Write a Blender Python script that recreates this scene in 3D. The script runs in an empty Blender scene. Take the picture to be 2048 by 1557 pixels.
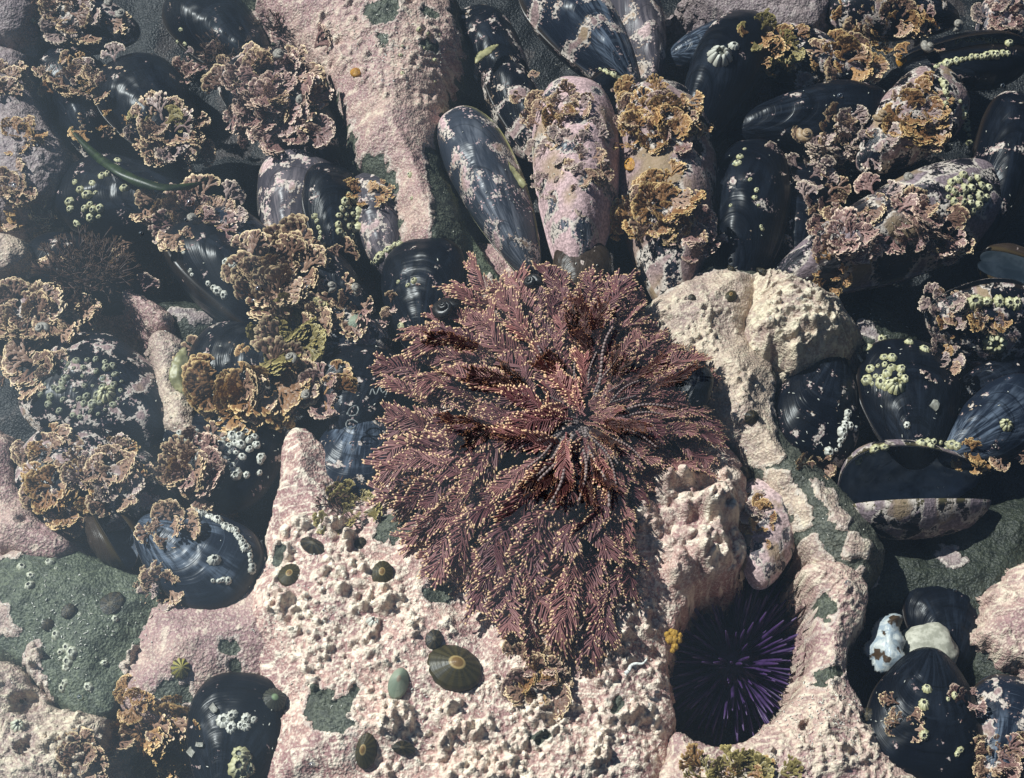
import bpy, math, random
import numpy as np
from mathutils import Vector, Matrix, Quaternion
random.seed(7); rng = np.random.default_rng(7)
scn = bpy.context.scene
COL = scn.collection

# ------------------------------------------------------------------ camera, sky, sun, exposure
TILT = math.radians(28); HFOV = math.radians(36); DIST = 0.945
TGT = Vector((0, 0, -0.02))
CAM = TGT + DIST * Vector((0, -math.sin(TILT), math.cos(TILT)))
TH = math.tan(HFOV / 2)
cd = bpy.data.cameras.new('camera'); cam = bpy.data.objects.new('camera', cd); COL.objects.link(cam)
cam.location = CAM; cam.rotation_euler = (TILT, 0, 0)
cd.sensor_width = 36; cd.lens = 18 / TH; cd.clip_start = 0.01; cd.clip_end = 100
scn.camera = cam
SUN_EL = math.radians(48); SUN_AZ = math.radians(-60)      # azimuth from +Y, clockwise
sdir = Vector((math.sin(SUN_AZ) * math.cos(SUN_EL), math.cos(SUN_AZ) * math.cos(SUN_EL), math.sin(SUN_EL)))
w = bpy.data.worlds.new('World'); scn.world = w; w.use_nodes = True
nt = w.node_tree; bgn = nt.nodes['Background']
sky = nt.nodes.new('ShaderNodeTexSky'); sky.sky_type = 'NISHITA'; sky.sun_disc = False
sky.sun_elevation = SUN_EL; sky.sun_rotation = SUN_AZ; sky.air_density = 1.0; sky.dust_density = 0.3; sky.ozone_density = 1.0
nt.links.new(sky.outputs[0], bgn.inputs[0]); bgn.inputs[1].default_value = 0.052
sd = bpy.data.lights.new('sun', 'SUN'); sd.energy = 5.0; sd.angle = math.radians(0.6); sd.color = (1, 0.972, 0.93)
so = bpy.data.objects.new('sun', sd); COL.objects.link(so)
so.rotation_euler = (-sdir).to_track_quat('-Z', 'Y').to_euler()
scn.view_settings.view_transform = 'Standard'; scn.view_settings.look = 'None'
scn.view_settings.exposure = 0.45; scn.view_settings.gamma = 1
scn.render.engine = 'CYCLES'
scn.cycles.sample_clamp_indirect = .8; scn.cycles.max_bounces = 4; scn.cycles.diffuse_bounces = 2; scn.cycles.glossy_bounces = 2; scn.cycles.adaptive_threshold = .025; scn.cycles.transparent_max_bounces = 12; scn.cycles.use_denoising = True
scn.cycles.caustics_reflective = False; scn.cycles.caustics_refractive = False

# ------------------------------------------------------------------ helpers
UP = Vector((0, math.cos(TILT), math.sin(TILT))); FW = Vector((0, math.sin(TILT), -math.cos(TILT)))
def ray(px, py):
    return Vector(((px - 1024) / 1024 * TH, 0, 0)) + UP * ((778.5 - py) / 1024 * TH) + FW
def at(px, py, z):
    d = ray(px, py); return CAM + d * ((z - CAM.z) / d.z)
S = DIST * TH / 1024                       # metres per photo pixel near the middle

def mesh(name, V, F, mats, attrs=None, mi=None, smooth=True):
    """F: (n,3)/(n,4) array or list of such arrays"""
    me = bpy.data.meshes.new(name)
    V = np.asarray(V, dtype=np.float32)
    Fs = [np.asarray(f, dtype=np.int32) for f in (F if isinstance(F, list) else [F])]
    Fs = [f for f in Fs if len(f)]
    nl = sum(f.size for f in Fs); nf = sum(len(f) for f in Fs)
    me.vertices.add(len(V)); me.vertices.foreach_set('co', V.ravel())
    me.loops.add(nl); me.loops.foreach_set('vertex_index', np.concatenate([f.ravel() for f in Fs]))
    me.polygons.add(nf)
    tot = np.concatenate([np.full(len(f), f.shape[1], np.int32) for f in Fs])
    st = np.concatenate([[0], np.cumsum(tot)[:-1]]).astype(np.int32)
    me.polygons.foreach_set('loop_start', st)
    me.polygons.foreach_set('use_smooth', np.full(nf, smooth))
    if mi is not None: me.polygons.foreach_set('material_index', np.asarray(mi, np.int32))
    for m in (mats if isinstance(mats, (list, tuple)) else [mats]): me.materials.append(m)
    for k, a in (attrs or {}).items():
        at_ = me.attributes.new(k, 'FLOAT', 'POINT'); at_.data.foreach_set('value', np.asarray(a, np.float32))
    me.update(calc_edges=True); me.validate()
    return me
def link(name, me, parent=None):
    o = bpy.data.objects.new(name, me); COL.objects.link(o)
    if parent: o.parent = parent
    return o
def tag(o, label=None, cat=None, group=None, kind=None):
    if label: o['label'] = label
    if cat: o['category'] = cat
    if group: o['group'] = group
    if kind: o['kind'] = kind
    return o

# hashed gradient noise in numpy
def _h(ix, iy, s):
    n = (ix * 374761393 + iy * 668265263 + s * 1442695041) & 0x7fffffff
    n = ((n ^ (n >> 13)) * 1274126177) & 0x7fffffff
    return ((n ^ (n >> 16)) & 0xffff) / 65535.0 * 2 * math.pi
def pn(x, y, s=0):
    x = np.asarray(x, float); y = np.asarray(y, float)
    ix = np.floor(x).astype(np.int64); iy = np.floor(y).astype(np.int64); fx = x - ix; fy = y - iy
    u = fx**3 * (fx * (fx * 6 - 15) + 10); v = fy**3 * (fy * (fy * 6 - 15) + 10)
    def g(a, b):
        t = _h(ix + a, iy + b, s); return np.cos(t) * (fx - a) + np.sin(t) * (fy - b)
    a = g(0, 0) + u * (g(1, 0) - g(0, 0)); b = g(0, 1) + u * (g(1, 1) - g(0, 1))
    return (a + v * (b - a)) * 1.4
def fbm(x, y, o=4, s=0):
    t = 0; a = 1.0; n = 0
    for i in range(o):
        t = t + a * pn(x * 2**i, y * 2**i, s + i); n += a; a *= 0.5
    return t / n
def sst(a, b, x):
    t = np.clip((x - a) / (b - a), 0, 1); return t * t * (3 - 2 * t)

def chaikin(P, n=2):
    P = np.asarray(P, float)
    for _ in range(n):
        Q = np.roll(P, -1, 0); P = np.stack([P * .75 + Q * .25, P * .25 + Q * .75], 1).reshape(-1, 2)
    return P
def sdf(P, X, Y):
    """signed distance, positive inside"""
    d2 = np.full(X.shape, 1e9); ins = np.zeros(X.shape, bool)
    for a, b in zip(P, np.roll(P, -1, 0)):
        e = b - a; wx = X - a[0]; wy = Y - a[1]; L = e @ e + 1e-18
        t = np.clip((wx * e[0] + wy * e[1]) / L, 0, 1)
        d2 = np.minimum(d2, (wx - t * e[0])**2 + (wy - t * e[1])**2)
        c = ((a[1] > Y) != (b[1] > Y))
        if abs(e[1]) > 1e-12: ins ^= c & (X < a[0] + (Y - a[1]) * e[0] / e[1])
    d = np.sqrt(d2); return np.where(ins, d, -d)
def wpoly(poly, z, n=2):
    return chaikin([tuple(at(x, y, z)[:2]) for x, y in poly], n)

# ------------------------------------------------------------------ materials
class NT:
    def __init__(s, name):
        s.m = bpy.data.materials.new(name); s.m.use_nodes = True; s.t = s.m.node_tree; s.t.nodes.clear()
        s.out = s.t.nodes.new('ShaderNodeOutputMaterial')
    def n(s, ty, **k):
        o = s.t.nodes.new(ty)
        for a, b in k.items(): setattr(o, a, b)
        return o
    def put(s, sock, v):
        if isinstance(v, bpy.types.NodeSocket): s.t.links.new(v, sock)
        elif isinstance(v, (tuple, list)) and len(v) == 3 and sock.type == 'RGBA': sock.default_value = (*v, 1)
        else: sock.default_value = v
    def attr(s, name):
        return s.n('ShaderNodeAttribute', attribute_name=name).outputs['Fac']
    def co(s): return s.n('ShaderNodeTexCoord').outputs['Object']
    def rnd(s): return s.n('ShaderNodeObjectInfo').outputs['Random']
    def math(s, op, a, b=0.0, c=None):
        o = s.n('ShaderNodeMath', operation=op); s.put(o.inputs[0], a); s.put(o.inputs[1], b)
        if c is not None: s.put(o.inputs[2], c)
        return o.outputs[0]
    def noise(s, vec, scale, detail=3, rough=.55, dist=0.0):
        o = s.n('ShaderNodeTexNoise'); s.put(o.inputs['Vector'], vec); s.put(o.inputs['Scale'], scale)
        o.inputs['Detail'].default_value = detail; o.inputs['Roughness'].default_value = rough; o.inputs['Distortion'].default_value = dist
        return o.outputs['Fac']
    def vor(s, vec, scale, feature='F1'):
        o = s.n('ShaderNodeTexVoronoi', feature=feature); s.put(o.inputs['Vector'], vec); s.put(o.inputs['Scale'], scale)
        return o.outputs['Distance']
    def ss(s, x, a, b, lo=0.0, hi=1.0):
        o = s.n('ShaderNodeMapRange', interpolation_type='SMOOTHSTEP'); s.put(o.inputs[0], x)
        for i, v in enumerate((a, b, lo, hi)): s.put(o.inputs[i + 1], v)
        return o.outputs[0]
    def mix(s, f, a, b, mode='MIX'):
        o = s.n('ShaderNodeMix', data_type='RGBA', blend_type=mode)
        s.put(o.inputs[0], f); s.put(o.inputs[6], a); s.put(o.inputs[7], b); return o.outputs[2]
    def comb(s, x, y, z=0.0):
        o = s.n('ShaderNodeCombineXYZ'); s.put(o.inputs[0], x); s.put(o.inputs[1], y); s.put(o.inputs[2], z); return o.outputs[0]
    def bump(s, h, strength=.5, dist=.001, nrm=None):
        o = s.n('ShaderNodeBump'); s.put(o.inputs['Height'], h); o.inputs['Strength'].default_value = strength
        o.inputs['Distance'].default_value = dist
        if nrm is not None: s.put(o.inputs['Normal'], nrm)
        return o.outputs[0]
    def bsdf(s, col, rough=.6, nrm=None, spec=.25, sss=None):
        o = s.n('ShaderNodeBsdfPrincipled'); s.put(o.inputs['Base Color'], col); s.put(o.inputs['Roughness'], rough)
        s.put(o.inputs['Specular IOR Level'], spec)
        if nrm is not None: s.put(o.inputs['Normal'], nrm)
        s.t.links.new(o.outputs[0], s.out.inputs[0]); return s.m

def crust_mat(name, mauve=(.34, .20, .195), tan=(.47, .315, .265), cream=(.74, .64, .49), bare=(.042, .047, .034), bare2=(.105, .113, .08)):
    n = NT(name); c = n.co()
    cr = n.attr('crust'); pale = n.attr('pale'); edge = n.attr('edge'); v1 = n.attr('v1'); v2 = n.attr('v2')
    fine = n.noise(c, 560, 2, .65); cell = n.vor(c, 620)
    col = n.mix(v1, mauve, tan)
    col = n.mix(n.ss(v2, .5, .9, 0, .6), col, tuple(x * .62 for x in mauve))
    col = n.mix(n.ss(fine, .46, .64, 0, .45), col, cream)
    col = n.mix(n.ss(cell, .50, .75, 0, .4), col, tuple(x * .55 for x in mauve))
    col = n.mix(n.ss(v2, .30, .05, 0, .5), col, cream)
    col = n.mix(n.ss(pale, .05, .75, 0, .9), col, cream)
    col = n.mix(n.math('MULTIPLY', edge, .8), col, (.60, .53, .45))
    col = n.mix(n.math('MULTIPLY', n.ss(cell, .15, .08), n.ss(v2, .42, .6)), col, (.07, .05, .045))
    b = n.mix(n.ss(fine, .36, .64), bare, bare2)
    b = n.mix(n.ss(v2, .45, .9, 0, .6), b, tuple(x * .45 for x in bare))
    b = n.mix(n.ss(cell, .13, .07, 0, .5), b, (.26, .28, .21))
    crn = n.ss(n.math('ADD', cr, n.math('ADD', n.math('MULTIPLY', n.math('SUBTRACT', fine, .5), .7), n.math('MULTIPLY', n.math('SUBTRACT', v2, .5), .35))), .43, .57)
    fc = n.mix(crn, b, col)
    return n.bsdf(fc, .5, n.bump(n.math('ADD', fine, n.math('MULTIPLY', cell, .5)), .7, .0016), .3)

M = {}
M['pink'] = crust_mat('pink_crust')
M['knob'] = crust_mat('knobby_crust', (.33, .175, .165), (.50, .30, .25), (.88, .77, .61))
M['creamy'] = crust_mat('cream_crust', (.36, .255, .22), (.50, .38, .29), (.74, .65, .48), (.05, .055, .042), (.12, .12, .092))
M['grey'] = crust_mat('grey_crust', (.22, .165, .17), (.31, .24, .23), (.45, .39, .35), (.05, .06, .045), (.12, .13, .10))
M['green'] = crust_mat('green_stone', (.36, .25, .225), (.46, .34, .28), (.60, .52, .4), (.045, .055, .036), (.125, .14, .092))
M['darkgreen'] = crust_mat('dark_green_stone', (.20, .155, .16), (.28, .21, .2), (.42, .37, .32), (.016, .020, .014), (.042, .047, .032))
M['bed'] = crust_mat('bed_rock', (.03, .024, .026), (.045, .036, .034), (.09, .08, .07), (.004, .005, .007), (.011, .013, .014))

def shell_mat(name, base, worn, rim, wornamt=.5, crustcol=(.21, .145, .14)):
    n = NT(name); c = n.co(); r = n.attr('ring'); a = n.attr('ang'); cr = n.attr('crust'); blot = n.attr('blot'); rd = n.rnd()
    sh = n.math('MULTIPLY', rd, 37.0)
    ringn = n.noise(n.comb(n.math('MULTIPLY', r, 22.0), n.math('MULTIPLY', a, 1.5), sh), 1.0, 3, .7)
    ray_ = n.noise(n.comb(n.math('MULTIPLY', a, 40.0), n.math('MULTIPLY', r, 2.6), sh), 1.0, 3, .75)
    f = n.math('MULTIPLY', n.ss(ray_, .42, .66), n.ss(n.math('ADD', r, n.math('MULTIPLY', blot, .8)), 1.3, .8, 0, wornamt))
    col = n.mix(f, base, worn)
    col = n.mix(n.ss(ringn, .54, .66, 0, .7), col, tuple(x * .4 for x in base))
    col = n.mix(n.math('MULTIPLY', n.ss(ringn, .42, .32, 0, .4 * wornamt + .08), n.ss(blot, .3, .7)), col, worn)
    col = n.mix(n.ss(r, .94, .995, 0, .8), col, rim)
    fine = n.noise(c, 520, 2, .6)
    cc = n.mix(n.ss(fine, .42, .62), crustcol, tuple(min(1, x * 1.7) for x in crustcol))
    cc = n.mix(n.ss(blot, .55, .8, 0, .7), cc, (.28, .20, .10))
    ed = n.math('MULTIPLY', n.ss(cr, .42, .5), n.ss(cr, .60, .53)); cc = n.mix(ed, cc, (.52, .45, .39))
    m = n.ss(n.math('ADD', cr, n.math('MULTIPLY', n.math('SUBTRACT', fine, .5), .7)), .44, .52)
    col = n.mix(m, col, cc)
    h = n.math('ADD', ringn, n.math('MULTIPLY', n.math('MULTIPLY', m, fine), 1.5))
    return n.bsdf(col, n.ss(m, 0, 1, .30, .6), n.bump(h, .5, .0010), .13)
M['black'] = shell_mat('black_shell', (.003, .004, .007), (.024, .032, .048), (.018, .012, .008), .4)
M['blue'] = shell_mat('blue_worn_shell', (.009, .013, .023), (.12, .15, .20), (.03, .02, .012), .9)
M['slate'] = shell_mat('slate_shell', (.03, .036, .05), (.17, .18, .21), (.30, .27, .11), .8, (.36, .25, .25))
M['brown'] = shell_mat('brown_shell', (.03, .02, .014), (.13, .10, .085), (.05, .035, .015), .6)
M['mauve'] = shell_mat('mauve_shell', (.05, .045, .055), (.19, .16, .17), (.10, .085, .06), .8, (.36, .26, .25))
M['dusk'] = shell_mat('dusky_crusted_shell', (.006, .006, .009), (.09, .085, .095), (.12, .10, .05), .8, (.15, .115, .125))
def simple(name, c1, c2, sc=300, rough=.5, spec=.3, bump=.4, lo=.4, hi=.62):
    n = NT(name); c = n.co(); f = n.noise(c, sc, 4, .6)
    return n.bsdf(n.mix(n.ss(f, lo, hi), c1, c2), rough, n.bump(f, bump, .0008), spec)
M['nacre'] = simple('shell_lining', (.05, .06, .08), (.16, .18, .21), 60, .3, .5, .1)
M['nacre_pale'] = simple('pale_shell_lining', (.30, .36, .40), (.62, .66, .68), 60, .3, .5, .1)

def barn_mat(name, lo, hi):
    n = NT(name); c = n.co(); h = n.attr('hgt'); k = n.attr('rib'); rd = n.rnd()
    col = n.mix(n.ss(h, 0, .9), lo, hi); col = n.mix(n.math('MULTIPLY', k, .65), col, tuple(x * .35 for x in lo))
    col = n.mix(n.math('MULTIPLY', rd, .45), col, tuple(x * .6 for x in lo))
    f = n.noise(c, 900, 3); col = n.mix(n.ss(f, .5, .7, 0, .5), col, tuple(x * .5 for x in lo))
    return n.bsdf(col, .6, n.bump(f, .4, .0005), .3)
M['barn'] = barn_mat('barnacle_plate', (.42, .42, .29), (.78, .78, .64))
M['barn_dull'] = barn_mat('dull_barnacle_plate', (.24, .24, .15), (.48, .48, .34))
M['barn_white'] = barn_mat('white_barnacle_plate', (.50, .48, .40), (.86, .85, .76))
M['barn_yellow'] = barn_mat('yellow_barnacle_plate', (.44, .41, .20), (.78, .75, .50))
M['barn_in'] = simple('barnacle_opening', (.012, .012, .012), (.05, .045, .04), 900)
M['barn_lid'] = simple('barnacle_lid', (.12, .12, .10), (.30, .30, .24), 900)

def frond_mat(name, base, base2, tip, tipamt=1.0):
    n = NT(name); c = n.co(); t = n.attr('tip'); rd = n.rnd()
    f = n.noise(c, 3.5, 3)
    col = n.mix(n.ss(n.math('ADD', n.math('MULTIPLY', rd, .7), n.math('MULTIPLY', f, .6)), .3, .95), base, base2)
    col = n.mix(n.ss(t, .45, 1.0, 0, tipamt), col, tip)
    return n.bsdf(col, .5, None, .35)
M['plume'] = frond_mat('purple_plume_algae', (.112, .038, .042), (.235, .098, .090), (.68, .46, .26), 1.0)
M['maroon'] = frond_mat('shade_dark_maroon_algae', (.012, .0025, .0025), (.045, .008, .007), (.26, .11, .045), .7)  # darkness painted in for shaded gaps and dark menisci around maroon fronds
M['beads'] = frond_mat('grey_bead_axis', (.085, .06, .062), (.15, .11, .105), (.27, .22, .20), .6)
M['pinkbrown'] = frond_mat('pink_brown_coralline', (.15, .078, .055), (.28, .165, .11), (.82, .62, .36), 1.0)
M['orange'] = frond_mat('orange_brown_coralline', (.18, .08, .03), (.31, .165, .065), (.72, .50, .22), .95)
M['mauvefan'] = frond_mat('mauve_coralline', (.19, .12, .11), (.31, .22, .195), (.78, .63, .47), 1.0)
M['rose'] = frond_mat('rose_coralline', (.16, .08, .072), (.27, .155, .135), (.78, .58, .43), 1.0)
M['olive'] = frond_mat('olive_coralline', (.11, .085, .025), (.22, .17, .06), (.52, .42, .16), .8)
M['redhair'] = frond_mat('dark_red_filament', (.022, .009, .008), (.06, .024, .016), (.12, .06, .025), .7)

# ------------------------------------------------------------------ rocks
def scatter_in(P, n):
    P = np.asarray(P); lo = P.min(0); hi = P.max(0); out = []
    while len(out) < n:
        q = lo + rng.random((n * 3, 2)) * (hi - lo); d = sdf(P, q[:, 0], q[:, 1]); out += list(q[d > 0])
    return np.array(out[:n])
KEEP_FLAT = [Vector((*at(x, y, -.03)[:2], r * S)) for x, y, r in ((908,1338,54),(797,1368,30),(765,1150,28),(628,1095,28),(721,1088,16),(580,1152,26),(733,1502,32),(806,1497,22),(868,1280,20))]
def add_knobs(X, Y, Z, pale, P, n, r0, r1, k=.85, pk=.9, x0=0, y0=0, res=1, sq=1.0):
    for cx, cy in scatter_in(P, int(n * 2.3)):
        den = float(pn(cx * 48, cy * 48, 91)) + .6 * float(pn(cx * 110, cy * 110, 95))
        if den < -.05 and rng.random() < .72: continue
        if any((cx - q.x)**2 + (cy - q.y)**2 < (q.z * 1.1)**2 for q in KEEP_FLAT): continue
        r = (r0 + (r1 - r0) * rng.random()**2.2) * (1 + .5 * max(den, -.4))
        i0 = max(int((cx - r - x0) / res), 0); i1 = int((cx + r - x0) / res) + 2
        j0 = max(int((cy - r - y0) / res), 0); j1 = int((cy + r - y0) / res) + 2
        xs = X[j0:j1, i0:i1]
        if xs.size == 0: continue
        d2 = ((xs - cx)**2 + (Y[j0:j1, i0:i1] - cy)**2) / (r * r)
        m = d2 < 1; b = np.where(m, np.sqrt(np.clip(1 - d2, 0, 1)), 0)
        Z[j0:j1, i0:i1] += b * r * k
        pale[j0:j1, i0:i1] = np.maximum(pale[j0:j1, i0:i1] * (1 - .3 * m), b**1.5 * pk * (.45 + .55 * rng.random()))
RC = [0]
def rock(name, label, poly, zrim, H, L, mat, crust=None, bare=(), knobs=(), holes=(), lump=(.004, 40), fine=(.0012, 220),
         res=.0011, skirt=.024, slope=3.6, warp=.003, ridge=0, cat='rock', pits=(), folds=0, mounds=()):
    RC[0] += 1; s = RC[0] * 13
    P = wpoly(poly, zrim); pad = skirt + .004
    x0, y0 = P.min(0) - pad; x1, y1 = P.max(0) + pad
    x0 = max(x0, -.46); x1 = min(x1, .46); y0 = max(y0, -.36); y1 = min(y1, .42)
    X, Y = np.meshgrid(np.arange(x0, x1, res), np.arange(y0, y1, res))
    wx = X + fbm(X * 60, Y * 60, 3, s) * warp; wy = Y + fbm(X * 60, Y * 60, 3, s + 5) * warp
    d = sdf(P, wx, wy)
    for h in holes: d = np.minimum(d, -sdf(wpoly(h, zrim), wx, wy))
    Z = np.where(d > 0, zrim + H * (1 - np.exp(-np.maximum(d, 0) / L)), zrim + slope * d)
    fade = sst(-.002, .012, d)
    Z = Z + fbm(X * lump[1], Y * lump[1], lump[2] if len(lump) > 2 else 4, s + 9) * lump[0] * (.35 + .65 * fade)
    Z = Z + fbm(X * fine[1], Y * fine[1], 3, s + 20) * fine[0]
    if folds:
        f = 1 - np.abs(fbm(X * 130 + 2 * pn(X * 40, Y * 40, s), Y * 130, 2, s + 31)) * 3.2; Z = Z + np.clip(f, 0, 1)**2 * folds * fade
    for (px, py, rr_, hh) in mounds:
        q = at(px, py, zrim + H); Z = Z + hh * np.exp(-((X - q.x)**2 + (Y - q.y)**2) / (rr_ * S)**2)
    pale = np.zeros_like(X)
    if folds: pale = np.clip(f, 0, 1)**3 * .7
    for k in knobs: add_knobs(X, Y, Z, pale, wpoly(k[0], zrim + H * .7), k[1], k[2] * S, k[3] * S, k[4] if len(k) > 4 else .85, k[5] if len(k) > 5 else .9, x0, y0, res)
    lob = fbm(X * 150, Y * 150, 4, s + 40) * .006 + fbm(X * 50, Y * 50, 2, s + 44) * .005
    c = np.full(X.shape, .02)
    if crust is not None:
        c = np.full(X.shape, -.02)
        for q in crust: c = np.maximum(c, sdf(wpoly(q, zrim + H * .5, 1), X, Y) + lob)
    for q in bare: c = np.minimum(c, -sdf(wpoly(q, zrim + H * .6, 1), X, Y) + lob)
    cm = np.clip(c / .0016 + .5, 0, 1)
    edge = np.clip(1 - np.abs(c - .0013) / .0011, 0, 1)
    Z = Z + sst(-.0005, .0012, c) * .0013 + edge * .0006
    for (px, py, rr, dep) in pits:
        q = at(px, py, zrim + H * .6); dd = np.hypot(X - q.x, Y - q.y) / (rr * S); Z = Z - sst(1.15, .7, dd) * dep * S
    low = sst(.001, -.004, d)
    ox = fbm(X * 90 + Z * 140, Z * 170 + Y * 60, 4, s + 71) * .0065 * low; oy = fbm(Y * 90 + Z * 140, Z * 170 + X * 60, 4, s + 77) * .0065 * low
    keep = d > -skirt
    ny, nx = X.shape; idx = np.arange(nx * ny).reshape(ny, nx)
    F = np.stack([idx[:-1, :-1], idx[:-1, 1:], idx[1:, 1:], idx[1:, :-1]], -1).reshape(-1, 4)
    kf = keep.ravel()[F].all(1); F = F[kf]
    used = np.unique(F); mp = np.full(nx * ny, -1); mp[used] = np.arange(len(used)); F = mp[F]
    V = np.stack([(X + ox).ravel(), (Y + oy).ravel(), Z.ravel()], 1)[used]
    v1 = sst(-.25, .25, fbm(X * 24, Y * 24, 3, s + 51)); v2 = np.clip(.5 + fbm(X * 120, Y * 120, 4, s + 57) * 1.1, 0, 1)
    me = mesh(name, V, F, M[mat], {'crust': cm.ravel()[used], 'pale': pale.ravel()[used], 'edge': edge.ravel()[used], 'v1': v1.ravel()[used], 'v2': v2.ravel()[used]})
    o = link(name, me); return tag(o, label, cat)

# bed of the pool, running on past the frame
g = np.concatenate([np.linspace(-6, -.62, 30), np.arange(-.6, .6, .0045), np.linspace(.62, 6, 30)])
X, Y = np.meshgrid(g, g); rr = np.maximum(np.hypot(X, Y) - .55, 0)
Z = -.128 + fbm(X * 9, Y * 9, 5, 3) * .022 + fbm(X * 60, Y * 60, 3, 8) * .006 + np.minimum(rr * .10, .25) + fbm(X * 1.7, Y * 1.7, 4, 5) * .12 * np.minimum(rr, 1)
idx = np.arange(X.size).reshape(X.shape)
F = np.stack([idx[:-1, :-1], idx[:-1, 1:], idx[1:, 1:], idx[1:, :-1]], -1).reshape(-1, 4)
cb = np.clip(fbm(X * 22, Y * 22, 3, 77) * 1.2 + .3, 0, 1); v2 = np.clip(.5 + fbm(X * 90, Y * 90, 3, 78), 0, 1).ravel()
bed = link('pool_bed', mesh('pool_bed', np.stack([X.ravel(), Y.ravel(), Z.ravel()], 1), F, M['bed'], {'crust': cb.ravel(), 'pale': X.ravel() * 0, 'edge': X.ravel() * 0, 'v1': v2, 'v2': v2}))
tag(bed, kind='structure')

rock('crusted_rock', 'pink crusted ledge with green bare patches and an orange limpet on it',
     [(470,-40),(520,5),(570,60),(630,110),(680,180),(700,250),(712,310),(735,330),(790,380),(800,480),(840,530),(910,545),(930,470),(905,400),(868,320),(885,240),(893,160),(915,110),(925,60),(905,20),(900,-40)],
     -.045, .030, .022, 'pink', knobs=[([(620,10),(900,0),(915,90),(880,200),(760,210),(640,80)], 500, 3, 8, .5, .5)],
     crust=[[(470,-40),(520,5),(570,60),(630,110),(680,180),(700,250),(712,300),(760,300),(795,350),(782,400),(800,430),(805,480),(830,490),(870,470),(868,400),(845,300),(885,240),(893,160),(915,110),(925,60),(905,20),(900,-40)]],
     bare=[[(728,30),(760,22),(800,12),(810,35),(780,60),(745,68),(730,55)], [(748,75),(775,78),(792,95),(785,112),(760,105)], [(835,15),(878,18),(870,38),(840,40)], [(848,82),(872,85),(866,98),(850,98)]],
     pits=[(697,10,9,12),(820,10,10,14),(660,105,8,10),(677,78,9,10)])
rock('bare_stone', 'grey green bare stone between the pink ledge and the slate mussel',
     [(850,290),(875,300),(890,360),(925,430),(945,520),(960,600),(900,600),(870,520),(860,420)], -.062, .010, .01, 'green', crust=[])
rock('bare_stone', 'grey green stone with pink crust sheets running up under the plume algae',
     [(800,440),(870,440),(930,450),(960,500),(1000,560),(1040,640),(960,700),(880,660),(860,560)], -.056, .012, .02, 'green',
     crust=[[(870,440),(930,450),(920,470),(890,520),(865,500)], [(910,560),(1000,540),(1040,640),(960,640)]])
rock('crusted_rock', 'smooth pinkish grey stone in the top corner beside brown tufts',
     [(-60,-60),(62,-40),(62,20),(48,58),(22,70),(-60,60)], -.035, .016, .015, 'grey')
rock('crusted_rock', 'narrow pinkish grey rock tongue with an orange tuft on it',
     [(-50,90),(25,98),(48,112),(55,160),(72,220),(112,282),(136,322),(112,372),(60,405),(30,420),(-50,420)], -.048, .015, .012, 'grey',
     knobs=[([(20,250),(110,300),(100,360),(30,330)], 120, 3, 6, .5, .5)])
rock('crusted_rock', 'pale rounded pink stone at the picture edge above a brown tuft',
     [(-40,465),(20,470),(48,485),(52,510),(30,535),(-40,545)], -.04, .012, .012, 'creamy')
rock('crusted_rock', 'pale pink rock spit ending in a point beside shaded hollow',
     [(150,500),(225,565),(285,592),(330,622),(346,640),(322,662),(306,652),(280,622),(235,600),(150,560)], -.058, .012, .01, 'pink')
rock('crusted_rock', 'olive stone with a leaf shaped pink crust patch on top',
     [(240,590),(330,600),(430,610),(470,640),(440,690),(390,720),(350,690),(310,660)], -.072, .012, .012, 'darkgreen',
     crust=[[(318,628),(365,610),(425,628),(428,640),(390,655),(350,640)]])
rock('crusted_rock', 'pale pink crusted ridge beside the yellow lipped black mussel',
     [(312,662),(346,672),(374,697),(352,740),(345,780),(380,800),(398,830),(402,870),(370,890),(335,860),(322,800),(310,730),(298,690)], -.052, .012, .01, 'creamy',
     knobs=[([(312,662),(374,697),(352,740),(398,830),(335,860)], 260, 2, 4.5, .5, .6)])
rock('crusted_rock', 'pink grey rock rim curving round the crusted black mussel',
     [(-40,850),(22,878),(24,950),(50,1012),(92,1056),(150,1090),(120,1120),(60,1110),(-40,1080)], -.045, .012, .012, 'pink', pits=[(46,1040,9,8),(78,1055,7,6)])
rock('green_boulder', 'flat speckled green boulder dotted with small barnacles',
     [(-60,1110),(0,1118),(60,1088),(110,1092),(180,1112),(238,1142),(290,1158),(330,1200),(300,1270),(262,1330),(240,1400),(205,1432),(120,1412),(70,1350),(20,1300),(-60,1280)],
     -.048, .016, .03, 'green', fine=(.0007, 300),
     crust=[[(-60,1195),(5,1200),(22,1220),(38,1255),(30,1268),(-60,1275)], [(-60,1060),(40,1065),(95,1082),(60,1098),(20,1112),(-60,1125)], [(40,1290),(75,1280),(80,1330),(110,1390),(60,1390)], [(315,1195),(330,1215),(290,1300),(255,1370),(228,1365),(245,1310),(270,1270)]],
     pits=[(223,1210,20,5)], knobs=[([(315,1195),(330,1215),(290,1300),(255,1370),(228,1365),(245,1310),(270,1270)], 220, 2, 5, .8, .8), ([(40,1290),(75,1280),(80,1330),(110,1390),(60,1390)], 90, 3, 7, .8, .8)])
rock('crusted_rock', 'cream and pink lumpy rock below the green boulder',
     [(-60,1330),(30,1325),(60,1385),(110,1420),(190,1425),(215,1450),(205,1490),(215,1600),(-60,1620)], -.046, .018, .02, 'creamy',
     knobs=[([(60,1390),(200,1430),(205,1557),(90,1557)], 200, 3, 8, .8, .8)], folds=.003, pits=[(48,1500,14,20),(45,1400,26,30)])
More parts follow.
